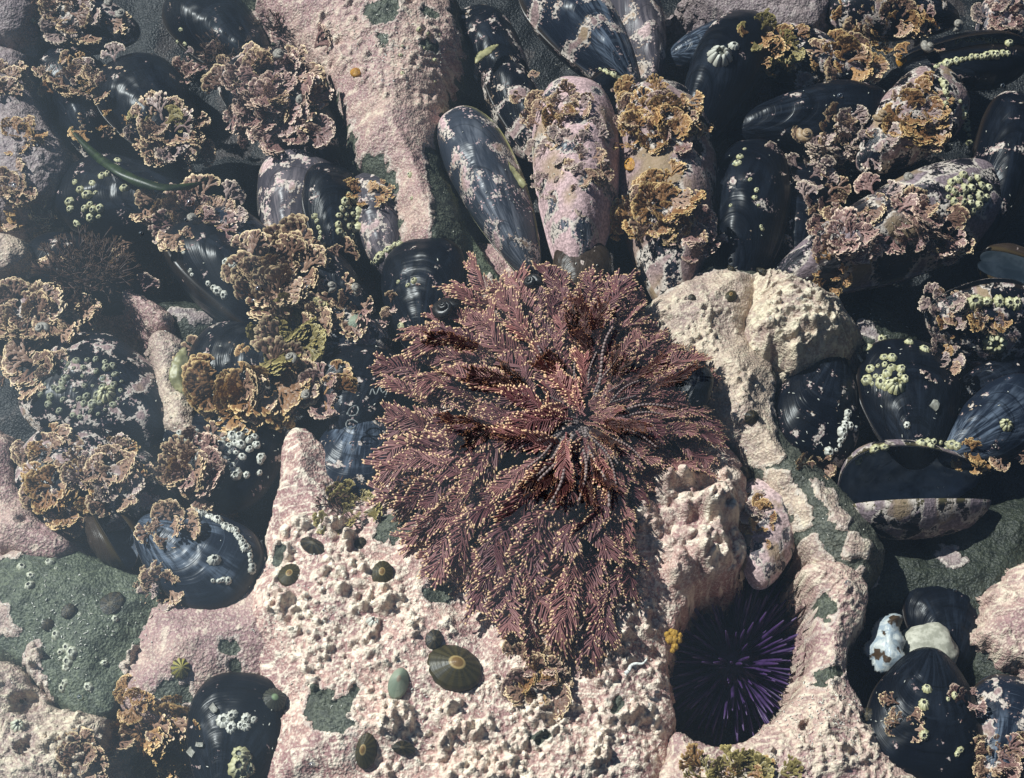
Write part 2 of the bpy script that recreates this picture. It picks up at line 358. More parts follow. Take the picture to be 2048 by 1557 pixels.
rock('crusted_rock', 'smooth mauve boulder with a striped yellow limpet and jagged bare holes',
     [(290,1210),(360,1195),(470,1200),(540,1140),(600,1200),(600,1330),(540,1350),(470,1350),(430,1400),(350,1440),(260,1430),(228,1390),(250,1320),(280,1260)],
     -.05, .020, .03, 'pink', fine=(.0007, 320), lump=(.002, 40),
     bare=[[(435,1290),(470,1288),(478,1300),(450,1305)], [(445,1315),(478,1310),(480,1335),(455,1340)], [(300,1370),(345,1352),(380,1372),(370,1400),(310,1390)]])
HOLE = [(1345,1200),(1400,1160),(1470,1140),(1555,1150),(1600,1200),(1612,1270),(1615,1345),(1570,1430),(1480,1488),(1400,1482),(1352,1440),(1335,1380),(1330,1300)]
rock('knobby_rock', 'large knobby pink and cream rock carrying the plume algae and brown limpet',
     [(562,880),(600,852),(640,880),(682,960),(720,1010),(830,900),(900,750),(1100,700),(1300,760),(1380,800),(1440,870),(1482,930),(1492,1000),(1472,1060),(1496,1105),(1470,1150),(1405,1165),(1372,1200),(1345,1260),(1332,1330),(1342,1400),(1352,1440),(1335,1490),(1330,1530),(1340,1640),(560,1640),(525,1520),(530,1440),(525,1345),(490,1265),(495,1205),(530,1135),(535,1045),(556,990)],
     -.046, .020, .03, 'knob', res=.0009, skirt=.0095, slope=10, lump=(.010, 26, 2), fine=(.0008, 210), warp=.003, folds=.0006, mounds=[(1385,1040,120,.006)],
     bare=[[(845,1180),(900,1170),(905,1200),(850,1215)], [(612,1362),(650,1372),(672,1400),(700,1390),(720,1370),(722,1400),(705,1425),(702,1470),(680,1480),(640,1450),(612,1440),(608,1400)], [(540,1100),(566,1075),(566,1110),(552,1130),(540,1125)], [(1050,1480),(1100,1470),(1080,1490)], [(745,1050),(790,1030),(830,1060),(800,1090),(760,1080)], [(1218,1400),(1250,1390),(1225,1440)]],
     knobs=[([(540,1130),(640,1080),(780,1110),(860,1180),(930,1300),(960,1557),(700,1557),(620,1350),(520,1260)], 1000, 2.5, 7.5, .85, .95),
            ([(540,1130),(640,1080),(780,1110),(860,1180),(930,1300),(760,1330),(520,1260)], 40, 7, 13, .8, .9),
            ([(760,1380),(960,1340),(1190,1420),(1330,1400),(1330,1560),(760,1560)], 1150, 2.5, 7.5, .85, .95),
            ([(1190,1180),(1340,1160),(1330,1430),(1180,1420)], 150, 4, 12, .9, .75),
            ([(1240,1000),(1450,900),(1490,1000),(1480,1150),(1300,1170)], 60, 9, 30, .6, .6), ([(1420,950),(1495,980),(1495,1140),(1380,1160)], 80, 4, 12, .8, .95),
            ([(535,1050),(690,1010),(720,1090),(560,1120)], 60, 4, 14, .9, .9)],
     pits=[(655,1050,12,12),(1103,1440,20,18)])
rock('knobby_rock', 'cream capped rock with small dark limpets above the plume algae',
     [(1260,640),(1330,580),(1390,548),(1430,532),(1490,532),(1525,548),(1530,600),(1500,640),(1490,680),(1540,720),(1560,760),(1545,830),(1590,905),(1660,945),(1735,1040),(1780,1112),(1740,1165),(1690,1185),(1650,1160),(1600,1090),(1545,985),(1495,915),(1440,870),(1400,780),(1330,720)],
     -.043, .024, .022, 'creamy', lump=(.006, 30), skirt=.0095, slope=10, knobs=[([(1310,600),(1480,560),(1500,640),(1420,720),(1330,660)], 420, 2, 6, .6, .6), ([(1400,720),(1530,740),(1540,850),(1440,830)], 320, 2, 6, .6, .4)],
     crust=[[(1240,640),(1330,570),(1430,525),(1540,540),(1560,760),(1545,830),(1575,900),(1560,940),(1495,915),(1400,800),(1300,720)], [(1520,925),(1550,920),(1625,1005),(1635,1045),(1600,1060)], [(1600,1075),(1635,1062),(1668,1108),(1662,1152),(1630,1155),(1608,1115)],
            [(1618,950),(1665,955),(1690,1000),(1700,1055),(1665,1060),(1640,1000)], [(1680,1085),(1730,1075),(1745,1105),(1690,1125)], [(1590,1130),(1640,1160),(1662,1190),(1640,1210)], [(1700,1130),(1740,1120),(1735,1160),(1700,1180)]], res=.001)
rock('knobby_rock', 'rounded cream rock head with folded crust and scalloped rim',
     [(1500,560),(1512,543),(1560,545),(1620,572),(1680,600),(1702,640),(1716,665),(1700,700),(1650,715),(1610,735),(1585,745),(1560,715),(1510,715),(1485,680),(1500,630)],
     -.040, .030, .016, 'creamy', folds=.0042, knobs=[([(1510,560),(1640,590),(1700,670),(1600,720),(1500,700)], 90, 5, 13, .7, .8)], res=.0009)
rock('crusted_rock', 'smooth pink rock rim around the purple urchin hollow',
     [(1598,1130),(1650,1120),(1700,1130),(1742,1180),(1735,1225),(1692,1275),(1692,1350),(1725,1415),(1765,1470),(1800,1520),(1880,1600),(1870,1660),(1290,1660),(1335,1510),(1352,1455),(1400,1492),(1480,1492),(1572,1432),(1620,1345),(1632,1270),(1640,1200)],
     -.038, .016, .018, 'pink', res=.001, lump=(.004, 34), folds=.0022, skirt=.0095, slope=10,
     bare=[[(1640,1335),(1680,1325),(1692,1345),(1650,1370),(1625,1370)], [(1645,1180),(1665,1190),(1660,1260),(1645,1250)]],
     knobs=[([(1600,1400),(1690,1370),(1800,1530),(1500,1557),(1540,1480)], 300, 3, 7, .6, .8)], pits=[(1612,1451,11,26),(1735,1432,12,14),(1590,1540,12,14)])
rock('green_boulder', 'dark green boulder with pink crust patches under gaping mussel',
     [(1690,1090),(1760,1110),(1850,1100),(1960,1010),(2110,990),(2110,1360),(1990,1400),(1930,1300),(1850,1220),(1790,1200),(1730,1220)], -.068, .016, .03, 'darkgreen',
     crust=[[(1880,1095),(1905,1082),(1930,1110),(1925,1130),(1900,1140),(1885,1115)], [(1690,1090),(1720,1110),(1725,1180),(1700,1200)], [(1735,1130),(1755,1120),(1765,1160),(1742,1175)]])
rock('crusted_rock', 'pink rock with ragged toothed edge at the picture border',
     [(1985,1175),(2020,1165),(2048,1120),(2110,1110),(2110,1345),(2040,1325),(1995,1290),(1960,1262),(1985,1255),(1978,1215)], -.050, .014, .014, 'pink', warp=.007, folds=.0015)
rock('crusted_rock', 'dim mauve rock slab at the top behind the dark mussels',
     [(1360,-50),(1660,-50),(1650,40),(1595,62),(1500,48),(1420,18)], -.05, .016, .02, 'grey')
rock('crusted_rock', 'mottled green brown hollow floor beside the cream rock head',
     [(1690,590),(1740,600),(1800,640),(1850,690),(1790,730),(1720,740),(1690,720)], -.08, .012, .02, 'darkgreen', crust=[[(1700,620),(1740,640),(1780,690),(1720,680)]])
rock('crusted_rock', 'dim pinkish crusted stone in the hollow below the striped mussel',
     [(900,500),(1010,480),(1080,560),(1090,640),(1000,660),(920,600)], -.075, .014, .02, 'pink')
def pebble(name, label, px, py, z, a, b, c, rot, mat):
    u, v = np.meshgrid(np.linspace(0, 2 * math.pi, 49)[:-1], np.linspace(0, math.pi, 26))
    x = np.sin(v) * np.cos(u); y = np.sin(v) * np.sin(u); zz = np.cos(v)
    r = 1 + .16 * fbm(x * 1.3 + 4, y * 1.3 + zz, 3, int(px)); e = .75
    V = np.stack([np.sign(x) * np.abs(x)**e * a * r, np.sign(y) * np.abs(y)**e * b * r, zz * c * r], -1).reshape(-1, 3) * S
    nu = 48; nv = 26; i = np.arange(nu * nv).reshape(nv, nu); j = np.roll(i, -1, 1)
    F = np.stack([i[:-1], i[1:], j[1:], j[:-1]], -1).reshape(-1, 4)
    z1 = np.zeros(len(V)); o = link(name, mesh(name, V, F, M[mat], {'crust': z1, 'pale': z1, 'edge': z1}))
    o.location = at(px, py, z); o.rotation_euler = (0, 0, rot); return tag(o, label, 'pebble')
M['pale_stone'] = simple('pale_pebble', (.30, .29, .23), (.47, .45, .37), 260, .6)
M['grey_stone'] = simple('grey_pebble', (.22, .21, .17), (.36, .34, .28), 240, .6)
pebble('pebble', 'smooth pale grey pebble beside the broken white shell', 1855, 1300, -.060, 56, 50, 36, .3, 'pale_stone')

# ------------------------------------------------------------------ mussels
def valve_mesh(L, W, H, mats, crust, seed, squash=1.0, up=1, nr=26, na=84):
    t = np.linspace(0, 2 * math.pi, na, endpoint=False)
    yy = (1 - np.cos(t)) / 2; sn = np.sin(t)
    wv = np.abs(sn)**.8 * (.42 + .58 * yy**.7) * 1.15 * W
    px = np.where(sn > 0, wv * 1.08, -wv * .86); py = yy * 1.0
    px = px * (1 + .03 * pn(t * 2, t * 0, seed)); C = np.array([.02 * W, .56])
    r = np.linspace(0, 1, nr)**.72
    R, T = np.meshgrid(r, np.arange(na), indexing='ij')
    x = C[0] + R * (px[T] - C[0]); y = C[1] + R * (py[T] - C[1])
    z = H * (1 - R**2.3)**.62
    u = np.hypot(x, y); dirl = np.arctan2(x, y)
    orr = np.hypot(px, py); oa = np.arctan2(px, py)[orr > .03]; orr = orr[orr > .03]; so_ = np.argsort(oa)
    ring = np.clip(u / np.maximum(np.interp(dirl, oa[so_], orr[so_]), .02), 0, 1); blot = np.clip(.5 + fbm(x * 5, y * 4, 4, seed + 17) * .9, 0, 1)
    z = z + .0022 * H / .2 * np.sin(ring * 50 + 2 * fbm(x * 3, y * 3, 2, seed)) * (1 - R**6) + .02 * fbm(x * 5, y * 5, 3, seed + 3) * (1 - R**4)
    cn = fbm(x * 9 + seed, y * 9, 5, seed + 7) * .8 + .5 + (crust - .46) * 1.05
    ins = dict(ring=ring.ravel(), ang=(dirl / 3.0 + .5).ravel(), crust=np.clip(cn, 0, 1).ravel(), blot=blot.ravel())
    z = z + sst(.40, .62, cn) * .006 * (1 - R**8)
    V1 = np.stack([x * L, y * L, z * L * up], -1).reshape(-1, 3)
    V2 = np.stack([x * L * .985, (y - .5) * .985 * L + .5 * L, (z - .022 * (1 - R**8)) * L * up - .0004 * up], -1).reshape(-1, 3)
    i = np.arange(na * nr).reshape(nr, na); j = np.roll(i, -1, 1)
    A = np.stack([i[:-1], i[1:], j[1:], j[:-1]], -1).reshape(-1, 4); B = A[:, ::-1] + na * nr
    n0 = na * nr; rimf = np.stack([i[-1], i[-1] + n0, j[-1] + n0, j[-1]], -1)
    if up > 0: A = A[:, ::-1]; B = B[:, ::-1]
    F = np.concatenate([A, B, rimf]); mi = np.r_[np.zeros(len(A)), np.ones(len(B)), np.zeros(len(rimf))]
    at2 = {k: np.r_[v, v * 0 + (.9 if k == 'ring' else 0)] for k, v in ins.items()}
    return mesh('valve', np.r_[V1, V2], F, mats, at2, mi)
MN = [0]
def mussel(label, tip, end, z, wid, mat='black', crust=.2, roll=0, gape=0, thick=.21, dz=0.0, lining='nacre', name='mussel', cat='mussel', group=None):
    """tip = umbo pixel, end = blunt pixel, wid = full width in px"""
    MN[0] += 1
    U = at(*tip, z - dz); E = at(*end, z + dz); yv = (E - U); L = yv.length; yv.normalize()
    zv = Vector((0, 0, 1)); zv = (zv - yv * zv.dot(yv)).normalized()
    zv = Quaternion(yv, math.radians(roll)) @ zv; xv = yv.cross(zv)
    W = wid * S * 1.24 / L / 2
    e = bpy.data.objects.new(name, None); COL.objects.link(e); e.empty_display_size = .01
    e.matrix_world = Matrix((xv, yv, zv)).transposed().to_4x4(); e.location = U
    tag(e, label, cat, group)
    for up in (1, -1):
        o = link('valve', valve_mesh(L, W, thick, [M[mat], M[lining]], crust + (.04 if mat == 'black' else 0), MN[0] * 3 + (up > 0), up=up), e)
        if gape:                                  # hinged on the edge that lies lower, mouth upwards
            hs = 1 if xv.z < 0 else -1; ph = hs * up * math.radians(gape / 2); hx = hs * W * L * .75
            o.rotation_euler = (0, ph, 0); o.location = (hx - hx * math.cos(ph), 0, hx * math.sin(ph))
    return e
mm = mussel
mm('dark smooth mussel with round end ringed by brown beady tufts', (375,330), (225,128), -.052, 180, 'black', .05)
mm('dark mussel under the green strand with pale barnacles at its round end', (425,450), (108,380), -.062, 190, 'black', .12)
mm('green tinged dark mussel under the dark red filament tuft', (300,610), (38,520), -.066, 150, 'black', .15, roll=-15)
mm('dull mauve mussel standing between the rose tufts and barnacle rows', (575,540), (598,285), -.066, 170, 'mauve', .35)
mm('narrow black mussel edged by two rows of yellow barnacles', (662,530), (655,330), -.055, 130, 'black', .1, roll=25)
mm('striped grey mussel beside the lower end of the pink ledge', (790,560), (725,350), -.062, 120, 'mauve', .35, roll=-20)
mm('wedge shaped black mussel with barnacle studded edges behind coralline tufts', (575,690), (352,455), -.050, 165, 'black', .08, roll=30)
mm('worn blue white mussel behind the black wedge shaped mussel', (600,590), (405,440), -.060, 120, 'blue', .2, roll=-20)
mm('dark mussel half hidden behind the upright pinkish tuft', (740,640), (560,488), -.052, 120, 'black', .12, roll=20)
mm('black peaked mussel with a row of barnacles down its edge', (850,720), (832,480), -.045, 170, 'black', .06, roll=-18)
mm('large black mussel with a yellow green lip shell at its end', (650,760), (374,720), -.052, 175, 'black', .16)
mm('blue mussel with a pink crust blaze next to the plume algae', (545,640), (785,690), -.056, 120, 'blue', .42)
mm('black mussel with curled worm tubes at the edge of the plume algae', (690,880), (725,690), -.047, 175, 'black', .16)
mm('deep blue mussel partly under the lower edge of the plume algae', (740,800), (705,1015), -.054, 160, 'blue', .22)
mm('broad dark mussel thickly covered in round barnacles', (340,870), (62,740), -.060, 230, 'black', .3)
mm('black round ended mussel overgrown with mauve crust and tufts', (350,1010), (24,940), -.058, 220, 'black', .36)
mm('black mussel with scattered white barnacles below the bushy tan tuft', (330,860), (560,940), -.060, 210, 'black', .1)
mm('big blue grey mussel with barnacles along its curved upper edge', (275,1045), (512,1160), -.046, 175, 'blue', .03)
mm('small gaping brown mussel with open lips beside blue grey mussel', (190,1010), (262,1128), -.050, 90, 'brown', .05, roll=75, gape=34, thick=.24)
mm('black mussel at the bottom edge with a clump of white barnacles', (440,1620), (485,1345), -.046, 175, 'black', .06)
mm('dark shell in the hollow of the lumpy cream rock', (-80,1400), (58,1385), -.052, 90, 'brown', .2)
mm('slate blue mussel with a torn yellow edge below pink ledge', (1068,560), (903,226), -.048, 135, 'slate', .30, roll=-22)
mm('large upright mussel coated in pink crust and beady growth', (1150,580), (1140,162), -.042, 175, 'slate', .62)
mm('dark oval shell at the foot of the pink coated mussel', (1150,610), (1162,478), -.035, 110, 'brown', .1)
mm('mussel hidden under an orange brown tangle of coralline', (1345,620), (1300,165), -.050, 210, 'black', .5, roll=15)
mm('huge ribbed dark mussel fanning out at the top edge', (1275,190), (1060,-50), -.062, 170, 'blue', .32)
mm('ribbed dark mussel next to the huge fanned one at the top edge', (1300,200), (1235,-60), -.064, 130, 'mauve', .3, roll=25)
mm('dark mussel with a bright yellow fringed lip behind the pink coated mussel', (1130,250), (1245,150), -.058, 90, 'black', .12, roll=50)
mm('black mussel tipped with one large white barnacle', (1370,320), (1500,30), -.052, 150, 'black', .1, roll=-25)
mm('dim black mussel under the mauve slab at the top', (1330,120), (1510,60), -.062, 110, 'blue', .1)
mm('long black mussel lying across between the brown and mauve growth', (1450,270), (1790,215), -.062, 165, 'black', .08)
mm('black mussel under brown beady growth near the top edge', (1760,170), (1480,90), -.064, 150, 'black', .3)
mm('black mussel with two yellow barnacle fringed lips at upper corner', (1800,130), (2060,110), -.050, 120, 'black', .1, roll=80, gape=16)
mm('black mussel standing at the border under the yellow lipped one', (1960,500), (2030,190), -.058, 130, 'black', .14, roll=10)
mm('tall black mussel with small yellow barnacles beside orange brown tangle', (1470,620), (1505,285), -.056, 160, 'black', .14, roll=-20)
mm('broad mussel buried under mauve coralline growth with dark lower edge', (1540,570), (2005,360), -.056, 195, 'dusk', .46, roll=10)
mm('mussel under mixed brown growth with barnacles along its edge', (1720,340), (1905,150), -.052, 160, 'black', .45, roll=15)
mm('round black mussel topped by a yellowish barnacle cluster', (1830,940), (1790,680), -.052, 190, 'black', .06)
mm('black mussel with a column of barnacles on its edge by cream rock', (1668,690), (1625,935), -.056, 165, 'black', .16, roll=-12)
mm('black mussel with a row of yellow barnacles and a mauve crusted flank', (1850,630), (2080,650), -.052, 180, 'black', .35, roll=45, gape=14)
mm('blue streaked mussel pointing down towards the gaping mussel', (1880,925), (2090,775), -.055, 150, 'blue', .12)
mm('large gaping mussel with dark mouth and purple crusted lower valve', (1975,975), (1685,985), -.052, 175, 'dusk', .5, roll=94, gape=42, thick=.23, dz=.004)
mm('big black mussel with yellow barnacles in the bottom corner', (1862,1295), (1862,1580), -.040, 200, 'black', .08)
mm('blue grey mussel at the corner border beside big black one', (1960,1640), (2050,1360), -.048, 180, 'blue', .35)
mm('black mussel in the shadowed hollow behind the pale pebble', (1905,1350), (1868,1158), -.070, 150, 'black', .0)
mm('dark mussel with pale curved lining edge at the picture border', (2110,560), (1958,520), -.056, 120, 'brown', .1, roll=55, gape=30, lining='nacre_pale')
mm('mauve crusted mussel wedged beside the pink knobby rock face', (1515,1180), (1535,955), -.054, 120, 'mauve', .6)
mm('black shell edge peeping from beneath the plume algae', (1340,760), (1425,780), -.018, 95, 'black', .0, thick=.3)
mm('dim dark mussel under the pale brown tuft at the top edge', (280,70), (60,40), -.062, 160, 'black', .35)
mm('long dim mussel added in the dark crevice beside the narrow rock tongue', (200,330), (95,90), -.072, 120, 'black', .15)  # added black shell, fills a dark crevice
mm('dim blue black mussel added in the dark gap at the top next to dark red filaments', (540,170), (350,-10), -.066, 170, 'black', .1)  # added black shell, keeps an empty gap dark
mm('dark mussel under the large rose brown tuft', (660,330), (470,120), -.056, 190, 'black', .25)
mm('black mussel in the gap between pink ledge and huge ribbed mussel', (1045,240), (935,20), -.070, 130, 'black', .22)
mm('narrow dark mussel behind the slate blue one', (1080,330), (985,120), -.066, 110, 'black', .3, roll=20)
mm('dim mussel under the golden growth along the top edge', (1920,40), (1640,10), -.058, 150, 'black', .3)
mm('dim mauve mussel in the upper corner', (1960,80), (2080,-40), -.060, 140, 'mauve', .4)
mm('dark mussel wedged between tall black mussel and buried one', (1600,560), (1590,330), -.068, 130, 'black', .2, roll=-15)
mm('dim mussel in the dark gap under the barnacle row mussel', (1900,800), (2070,740), -.066, 110, 'black', .1)
mm('black mussel showing between the lipped mussel and olive stone', (520,700), (440,610), -.070, 110, 'black', .1)
mm('dark mussel under the big bushy tan tuft', (190,700), (-20,640), -.064, 150, 'black', .3)

bpy.context.view_layer.update()
DG = bpy.context.evaluated_depsgraph_get()
def hit(px, py):
    ok, loc, nrm, i, ob, mx = scn.ray_cast(DG, CAM, ray(px, py).normalized())
    if not ok: return at(px, py, -.06), Vector((0, 0, 1))
    if nrm.dot(ray(px, py)) > 0: nrm = -nrm
    return loc, nrm
# ------------------------------------------------------------------ frond meshes (shared by all copies)
class MB:
    def __init__(s): s.V = []; s.F = []; s.T = []
    def seg(s, p, a, l, w, th, tip, z=0.0, zs=0.0):
        b = len(s.V); ca, sa = math.cos(a), math.sin(a)
        for k, (u, v) in enumerate(((0, -.2), (.35, -.44), (.78, -.52), (1.02, -.27), (1.02, .27), (.78, .52), (.35, .44), (0, .2))):
            x = u * l; y = v * w; s.V.append((p[0] + x * ca - y * sa, p[1] + x * sa + y * ca, z + zs * u)); s.T.append(tip if 2 <= k <= 5 else 0)
        for sg in (1, -1):
            s.V.append((p[0] + .55 * l * ca, p[1] + .55 * l * sa, z + zs * .55 + sg * th)); s.T.append(.22 * tip)
        for k in range(8):
            q = (k + 1) % 8; s.F.append((b + k, b + q, b + 8)); s.F.append((b + q, b + k, b + 9))
    def rod(s, P, R, T, m=5):
        """tube through points P with radii R, attr T, closed at the end"""
        b = len(s.V); P = [Vector(p) for p in P]
        for i, p in enumerate(P):
            t = (P[min(i + 1, len(P) - 1)] - P[max(i - 1, 0)]).normalized()
            u = t.orthogonal().normalized(); v = t.cross(u)
            for k in range(m):
                q = p + (u * math.cos(2 * math.pi * k / m) + v * math.sin(2 * math.pi * k / m)) * R[i]
                s.V.append(tuple(q)); s.T.append(T[i])
        for i in range(len(P) - 1):
            for k in range(m):
                a = b + i * m + k; c = b + i * m + (k + 1) % m
                s.F.append((a, c, c + m)); s.F.append((a, c + m, a + m))
        s.V.append(tuple(P[-1] + (P[-1] - P[-2]).normalized() * R[-1] * .6)); s.T.append(T[-1]); e = len(s.V) - 1
        for k in range(m): s.F.append((e - m + k, e - m + (k + 1) % m, e))
    def build(s, name, mats, warp=None, flat=False):
        V = np.array(s.V)
        if warp: V = warp(V)
        return mesh(name, V, np.array(s.F), mats, {'tip': s.T}, smooth=not flat)

def fan_frond(seed, mat, kind):
    r = random.Random(seed); b = MB()
    wd, tw_, dep = {'fan': (.46, .84, 5), 'bead': (.5, .78, 5), 'slim': (.36, .55, 4)}[kind]
    l0 = {'fan': .21, 'bead': .21, 'slim': .26}[kind]
    def grow(p, a, l, d, z):
        tip = d == 0; ll = l * r.uniform(.82, 1.12); zs = r.uniform(-.3, .36) * l
        w_ = ll * (tw_ if tip else wd) * r.uniform(.85, 1.15)
        b.seg(p, a, ll, w_, ll * .07, 1.0 if tip else .62, z, zs)
        p = (p[0] + ll * .94 * math.cos(a), p[1] + ll * .94 * math.sin(a)); z += zs
        if tip: return
        if r.random() < .07 and d < 3: return
        sp = r.uniform(.30, .46) * (1.25 if d >= dep - 1 else 1)
        for sg in (1, -1):
            grow(p, a + sg * sp + r.uniform(-.1, .1), l * .86, d - 1 - (r.random() < .12 and d > 1), z)
        if r.random() < (.55 if d > 1 else .3): grow(p, a + r.uniform(-.12, .12), l * .9, d - 1, z)
    grow((0, 0), math.pi / 2, l0, dep, 0)
    cv = r.uniform(-.25, .05); tw = r.uniform(-.35, .35)
    def wp(V):
        V[:, 2] += cv * V[:, 1]**2 + .06 * np.sin(V[:, 0] * 5 + seed) * V[:, 1] + tw * V[:, 0] * V[:, 1] * .6; return V
    return b.build('frond', mat, wp, True)

def plume_frond(seed, mat, dense=1.0):
    r = random.Random(seed); b = MB()
    def rod(p, d, l, r0, tip=True, bend=None):
        bend = bend or Vector((r.uniform(-.15, .15), .25, r.uniform(-.1, .2)))
        d = d.normalized(); q1 = p + d * l * .5; d2 = (d + bend * .5).normalized(); q2 = q1 + d2 * l * .42; q3 = q2 + d2 * l * .08
        k = r.uniform(.9, 1.15)
        b.rod([p, q1, q2, q3, q3 + d2 * r0 * 1.5], [r0 * .55, r0 * .8 * k, r0 * 1.05 * k, r0 * 1.2 * k, r0 * .75 * k], [0, 0, .1, 1 if r.random() < .7 else .4, 1])
        return q2, d2
    n = 31
    ax = [Vector((.03 * math.sin(i * .36 + seed), i / n, 0)) for i in range(n + 1)]
    for i in range(n):                               # beaded axis
        p, q = ax[i], ax[i + 1]; rr = .0135 * (1.1 - .6 * i / n)
        b.rod([p, p.lerp(q, .15), p.lerp(q, .85), p.lerp(q, .97)], [rr * .6, rr, rr * 1.15, rr * .6], [0, .1, .3, 0], 5)
    wide = r.uniform(.95, 1.3)
    for i in range(3, n + 1):
        t = i / n; env = (.05 + .17 * math.sin(min(1, t * 1.12) * math.pi * .62)) * wide
        for sg in (1, -1):
            an = r.uniform(.66, .92) * (1 - .35 * t); e2 = env * r.uniform(.86, 1.1)
            d = Vector((sg * math.sin(an), math.cos(an), r.uniform(-.10, .14)))
            q, d2 = rod(ax[i] + Vector((0, 0, .004)), d, e2, .0100, bend=Vector((0, .3, .05)))
            if env > .11 and r.random() < .75:
                s2 = r.choice((1, -1)); e = (d2 + Vector((d2.y, -d2.x, 0)) * s2 * r.uniform(.18, .4) + Vector((0, 0, r.uniform(0, .25)))).normalized()
                rod(ax[i].lerp(q, r.uniform(.4, .7)), e, e2 * r.uniform(.4, .55), .0088)
            if r.random() < .16 * dense:
                rod(ax[i], Vector((sg * r.uniform(.15, .4), 1, r.uniform(.4, .8))), env * .55, .0070)
    for k in range(13):
        an = (k - 6) * .13 + r.uniform(-.05, .05)
        rod(ax[-1] - Vector((0, .05, 0)), Vector((math.sin(an), math.cos(an), r.uniform(-.1, .2))), r.uniform(.14, .19), .0096)
    cv = r.uniform(.05, .16); sd_ = r.uniform(-.2, .2); wv = r.uniform(-.05, .05)
    def wp(V):
        V[:, 2] += cv * np.sin(np.clip(V[:, 1], 0, 1.2) * 2.6); V[:, 0] += sd_ * V[:, 1]**2 + wv * np.sin(V[:, 1] * 7); V[:, 2] += .05 * np.sin(V[:, 1] * 5 + seed) + .06 * np.sin(V[:, 0] * 9 + seed); return V
    return b.build('frond', mat, wp)

KINDS = ('fan', 'bead', 'slim')
LIB = {}
def lib(mat, kind):
    k = (mat, kind)
    if k not in LIB:
        base = ('any', kind)
        if base not in LIB: LIB[base] = [fan_frond(100 * KINDS.index(kind) + i, M[mat], kind) for i in range(9)]
        LIB[k] = []
        for me in LIB[base]:
            c2 = me.copy(); c2.materials.clear(); c2.materials.append(M[mat]); LIB[k].append(c2)
    return LIB[k]

def orient(o, loc, y, zhint, sc, sx=1.0):
    y = y.normalized(); z = (zhint - y * zhint.dot(y)); z = z.normalized() if z.length > 1e-4 else y.orthogonal().normalized()
    x = y.cross(z)
    m = Matrix((x, y, z)).transposed().to_4x4(); o.matrix_world = Matrix.Translation(loc) @ m @ Matrix.Diagonal((sc * sx, sc, sc, 1))

TV = (CAM - TGT).normalized()
def colony(label, px, py, rx, ry, n, size, mat, kind='fan', lift=.5, name='coralline_tuft', group=None, mats=None):
    """a tuft of coralline algae: fronds rooted on whatever lies under the ellipse"""
    loc0, nr0 = hit(px, py); n = max(5, int(n * 1.55)); size *= 1.12; rx *= 1.08; ry *= 1.08
    e = bpy.data.objects.new(name, None); COL.objects.link(e); e.location = loc0; e.empty_display_size = .01
    tag(e, label, 'algae', group); inv = Matrix.Translation(-loc0)
    for i in range(n):
        rho = math.sqrt((i + .5) / n); th = i * 2.39996 + random.uniform(-.3, .3)
        jr = rho * random.uniform(.55, 1.25); qx = px + rx * (jr * math.cos(th) * .85 + random.uniform(-.2, .2)); qy = py + ry * (jr * math.sin(th) * .85 + random.uniform(-.2, .2))
        loc, nr = hit(qx, qy)
        if loc.z < loc0.z - .03: loc = loc.copy(); loc.z = loc0.z - .012; 
        out = Vector((math.cos(th), -math.sin(th), 0)) * .55 + Vector((random.uniform(-1, 1), random.uniform(-1, 1), 0))
        nn = (nr + Vector((0, 0, 1.0))).normalized()
        el = random.uniform(.15, 1.2) * lift * 1.5 * (1.25 - .6 * rho)
        y = out.normalized() * math.cos(el) + nn * math.sin(el)
        zh = nn * .7 + TV * .8 + Vector((random.uniform(-.5, .5), random.uniform(-.5, .5), 0))
        mt = mat if not mats or random.random() < .65 else random.choice(mats)
        o = link('frond', random.choice(lib(mt, kind if random.random() < .6 else random.choice(('slim', 'slim', 'fan')))), e)
        orient(o, inv @ (loc - nn * .002 + Vector((0, 0, .004 * (1 - rho)))), y, zh, size * S * random.choice((.5, .65, .8, .95, 1.1, 1.3)), random.uniform(.8, 1.1))
    return e
C = colony
P_, O_, V_, R_, L_ = 'pinkbrown', 'orange', 'mauvefan', 'rose', 'olive'
C('pale brown tuft mixed with grey lumps at the top edge', 130, 40, 85, 50, 26, 55, P_, 'fan', mats=(V_,))
C('beady golden brown growth wrapping the round ended dark mussel', 165, 150, 75, 60, 34, 40, P_, 'bead', mats=(O_, V_))
C('brown beady strip under the round ended dark mussel', 235, 255, 60, 35, 20, 38, P_, 'bead', mats=(O_,))
C('large dusky brown tuft between the green strand and dark mussel', 340, 265, 70, 55, 32, 48, P_, 'bead', mats=(V_, L_))
C('small pink tuft rising beside the dark red filaments near the top', 378, 145, 26, 22, 9, 46, R_, 'fan')
C('large rose brown fan tuft shading the mauve mussel', 545, 160, 100, 60, 44, 62, R_, 'fan', .6, mats=(P_,))
C('rose fans hanging below the large rose brown tuft', 505, 235, 65, 45, 24, 60, R_, 'fan', .5)
C('loose rose sprigs hanging over the mauve mussel', 585, 265, 45, 35, 12, 55, R_, 'fan', .5)
C('bright orange fan tuft on the narrow rock tongue', 42, 268, 28, 18, 9, 38, O_, 'fan')
C('brown tuft at the picture edge above the orange fan', 20, 170, 26, 40, 12, 42, P_, 'fan')
C('tan tuft at the picture edge below the orange fan', 28, 375, 34, 26, 12, 42, P_, 'fan')
C('golden tan tuft above the pale rounded stone', 62, 435, 60, 28, 16, 46, P_, 'fan', mats=(O_,))
C('wide pinkish tuft with grey snails below the green strand', 375, 432, 100, 35, 32, 56, P_, 'fan', mats=(V_, R_))
C('dense pinkish brown tuft between filament tuft and black wedge mussel', 290, 530, 48, 55, 28, 52, P_, 'fan', mats=(R_,))
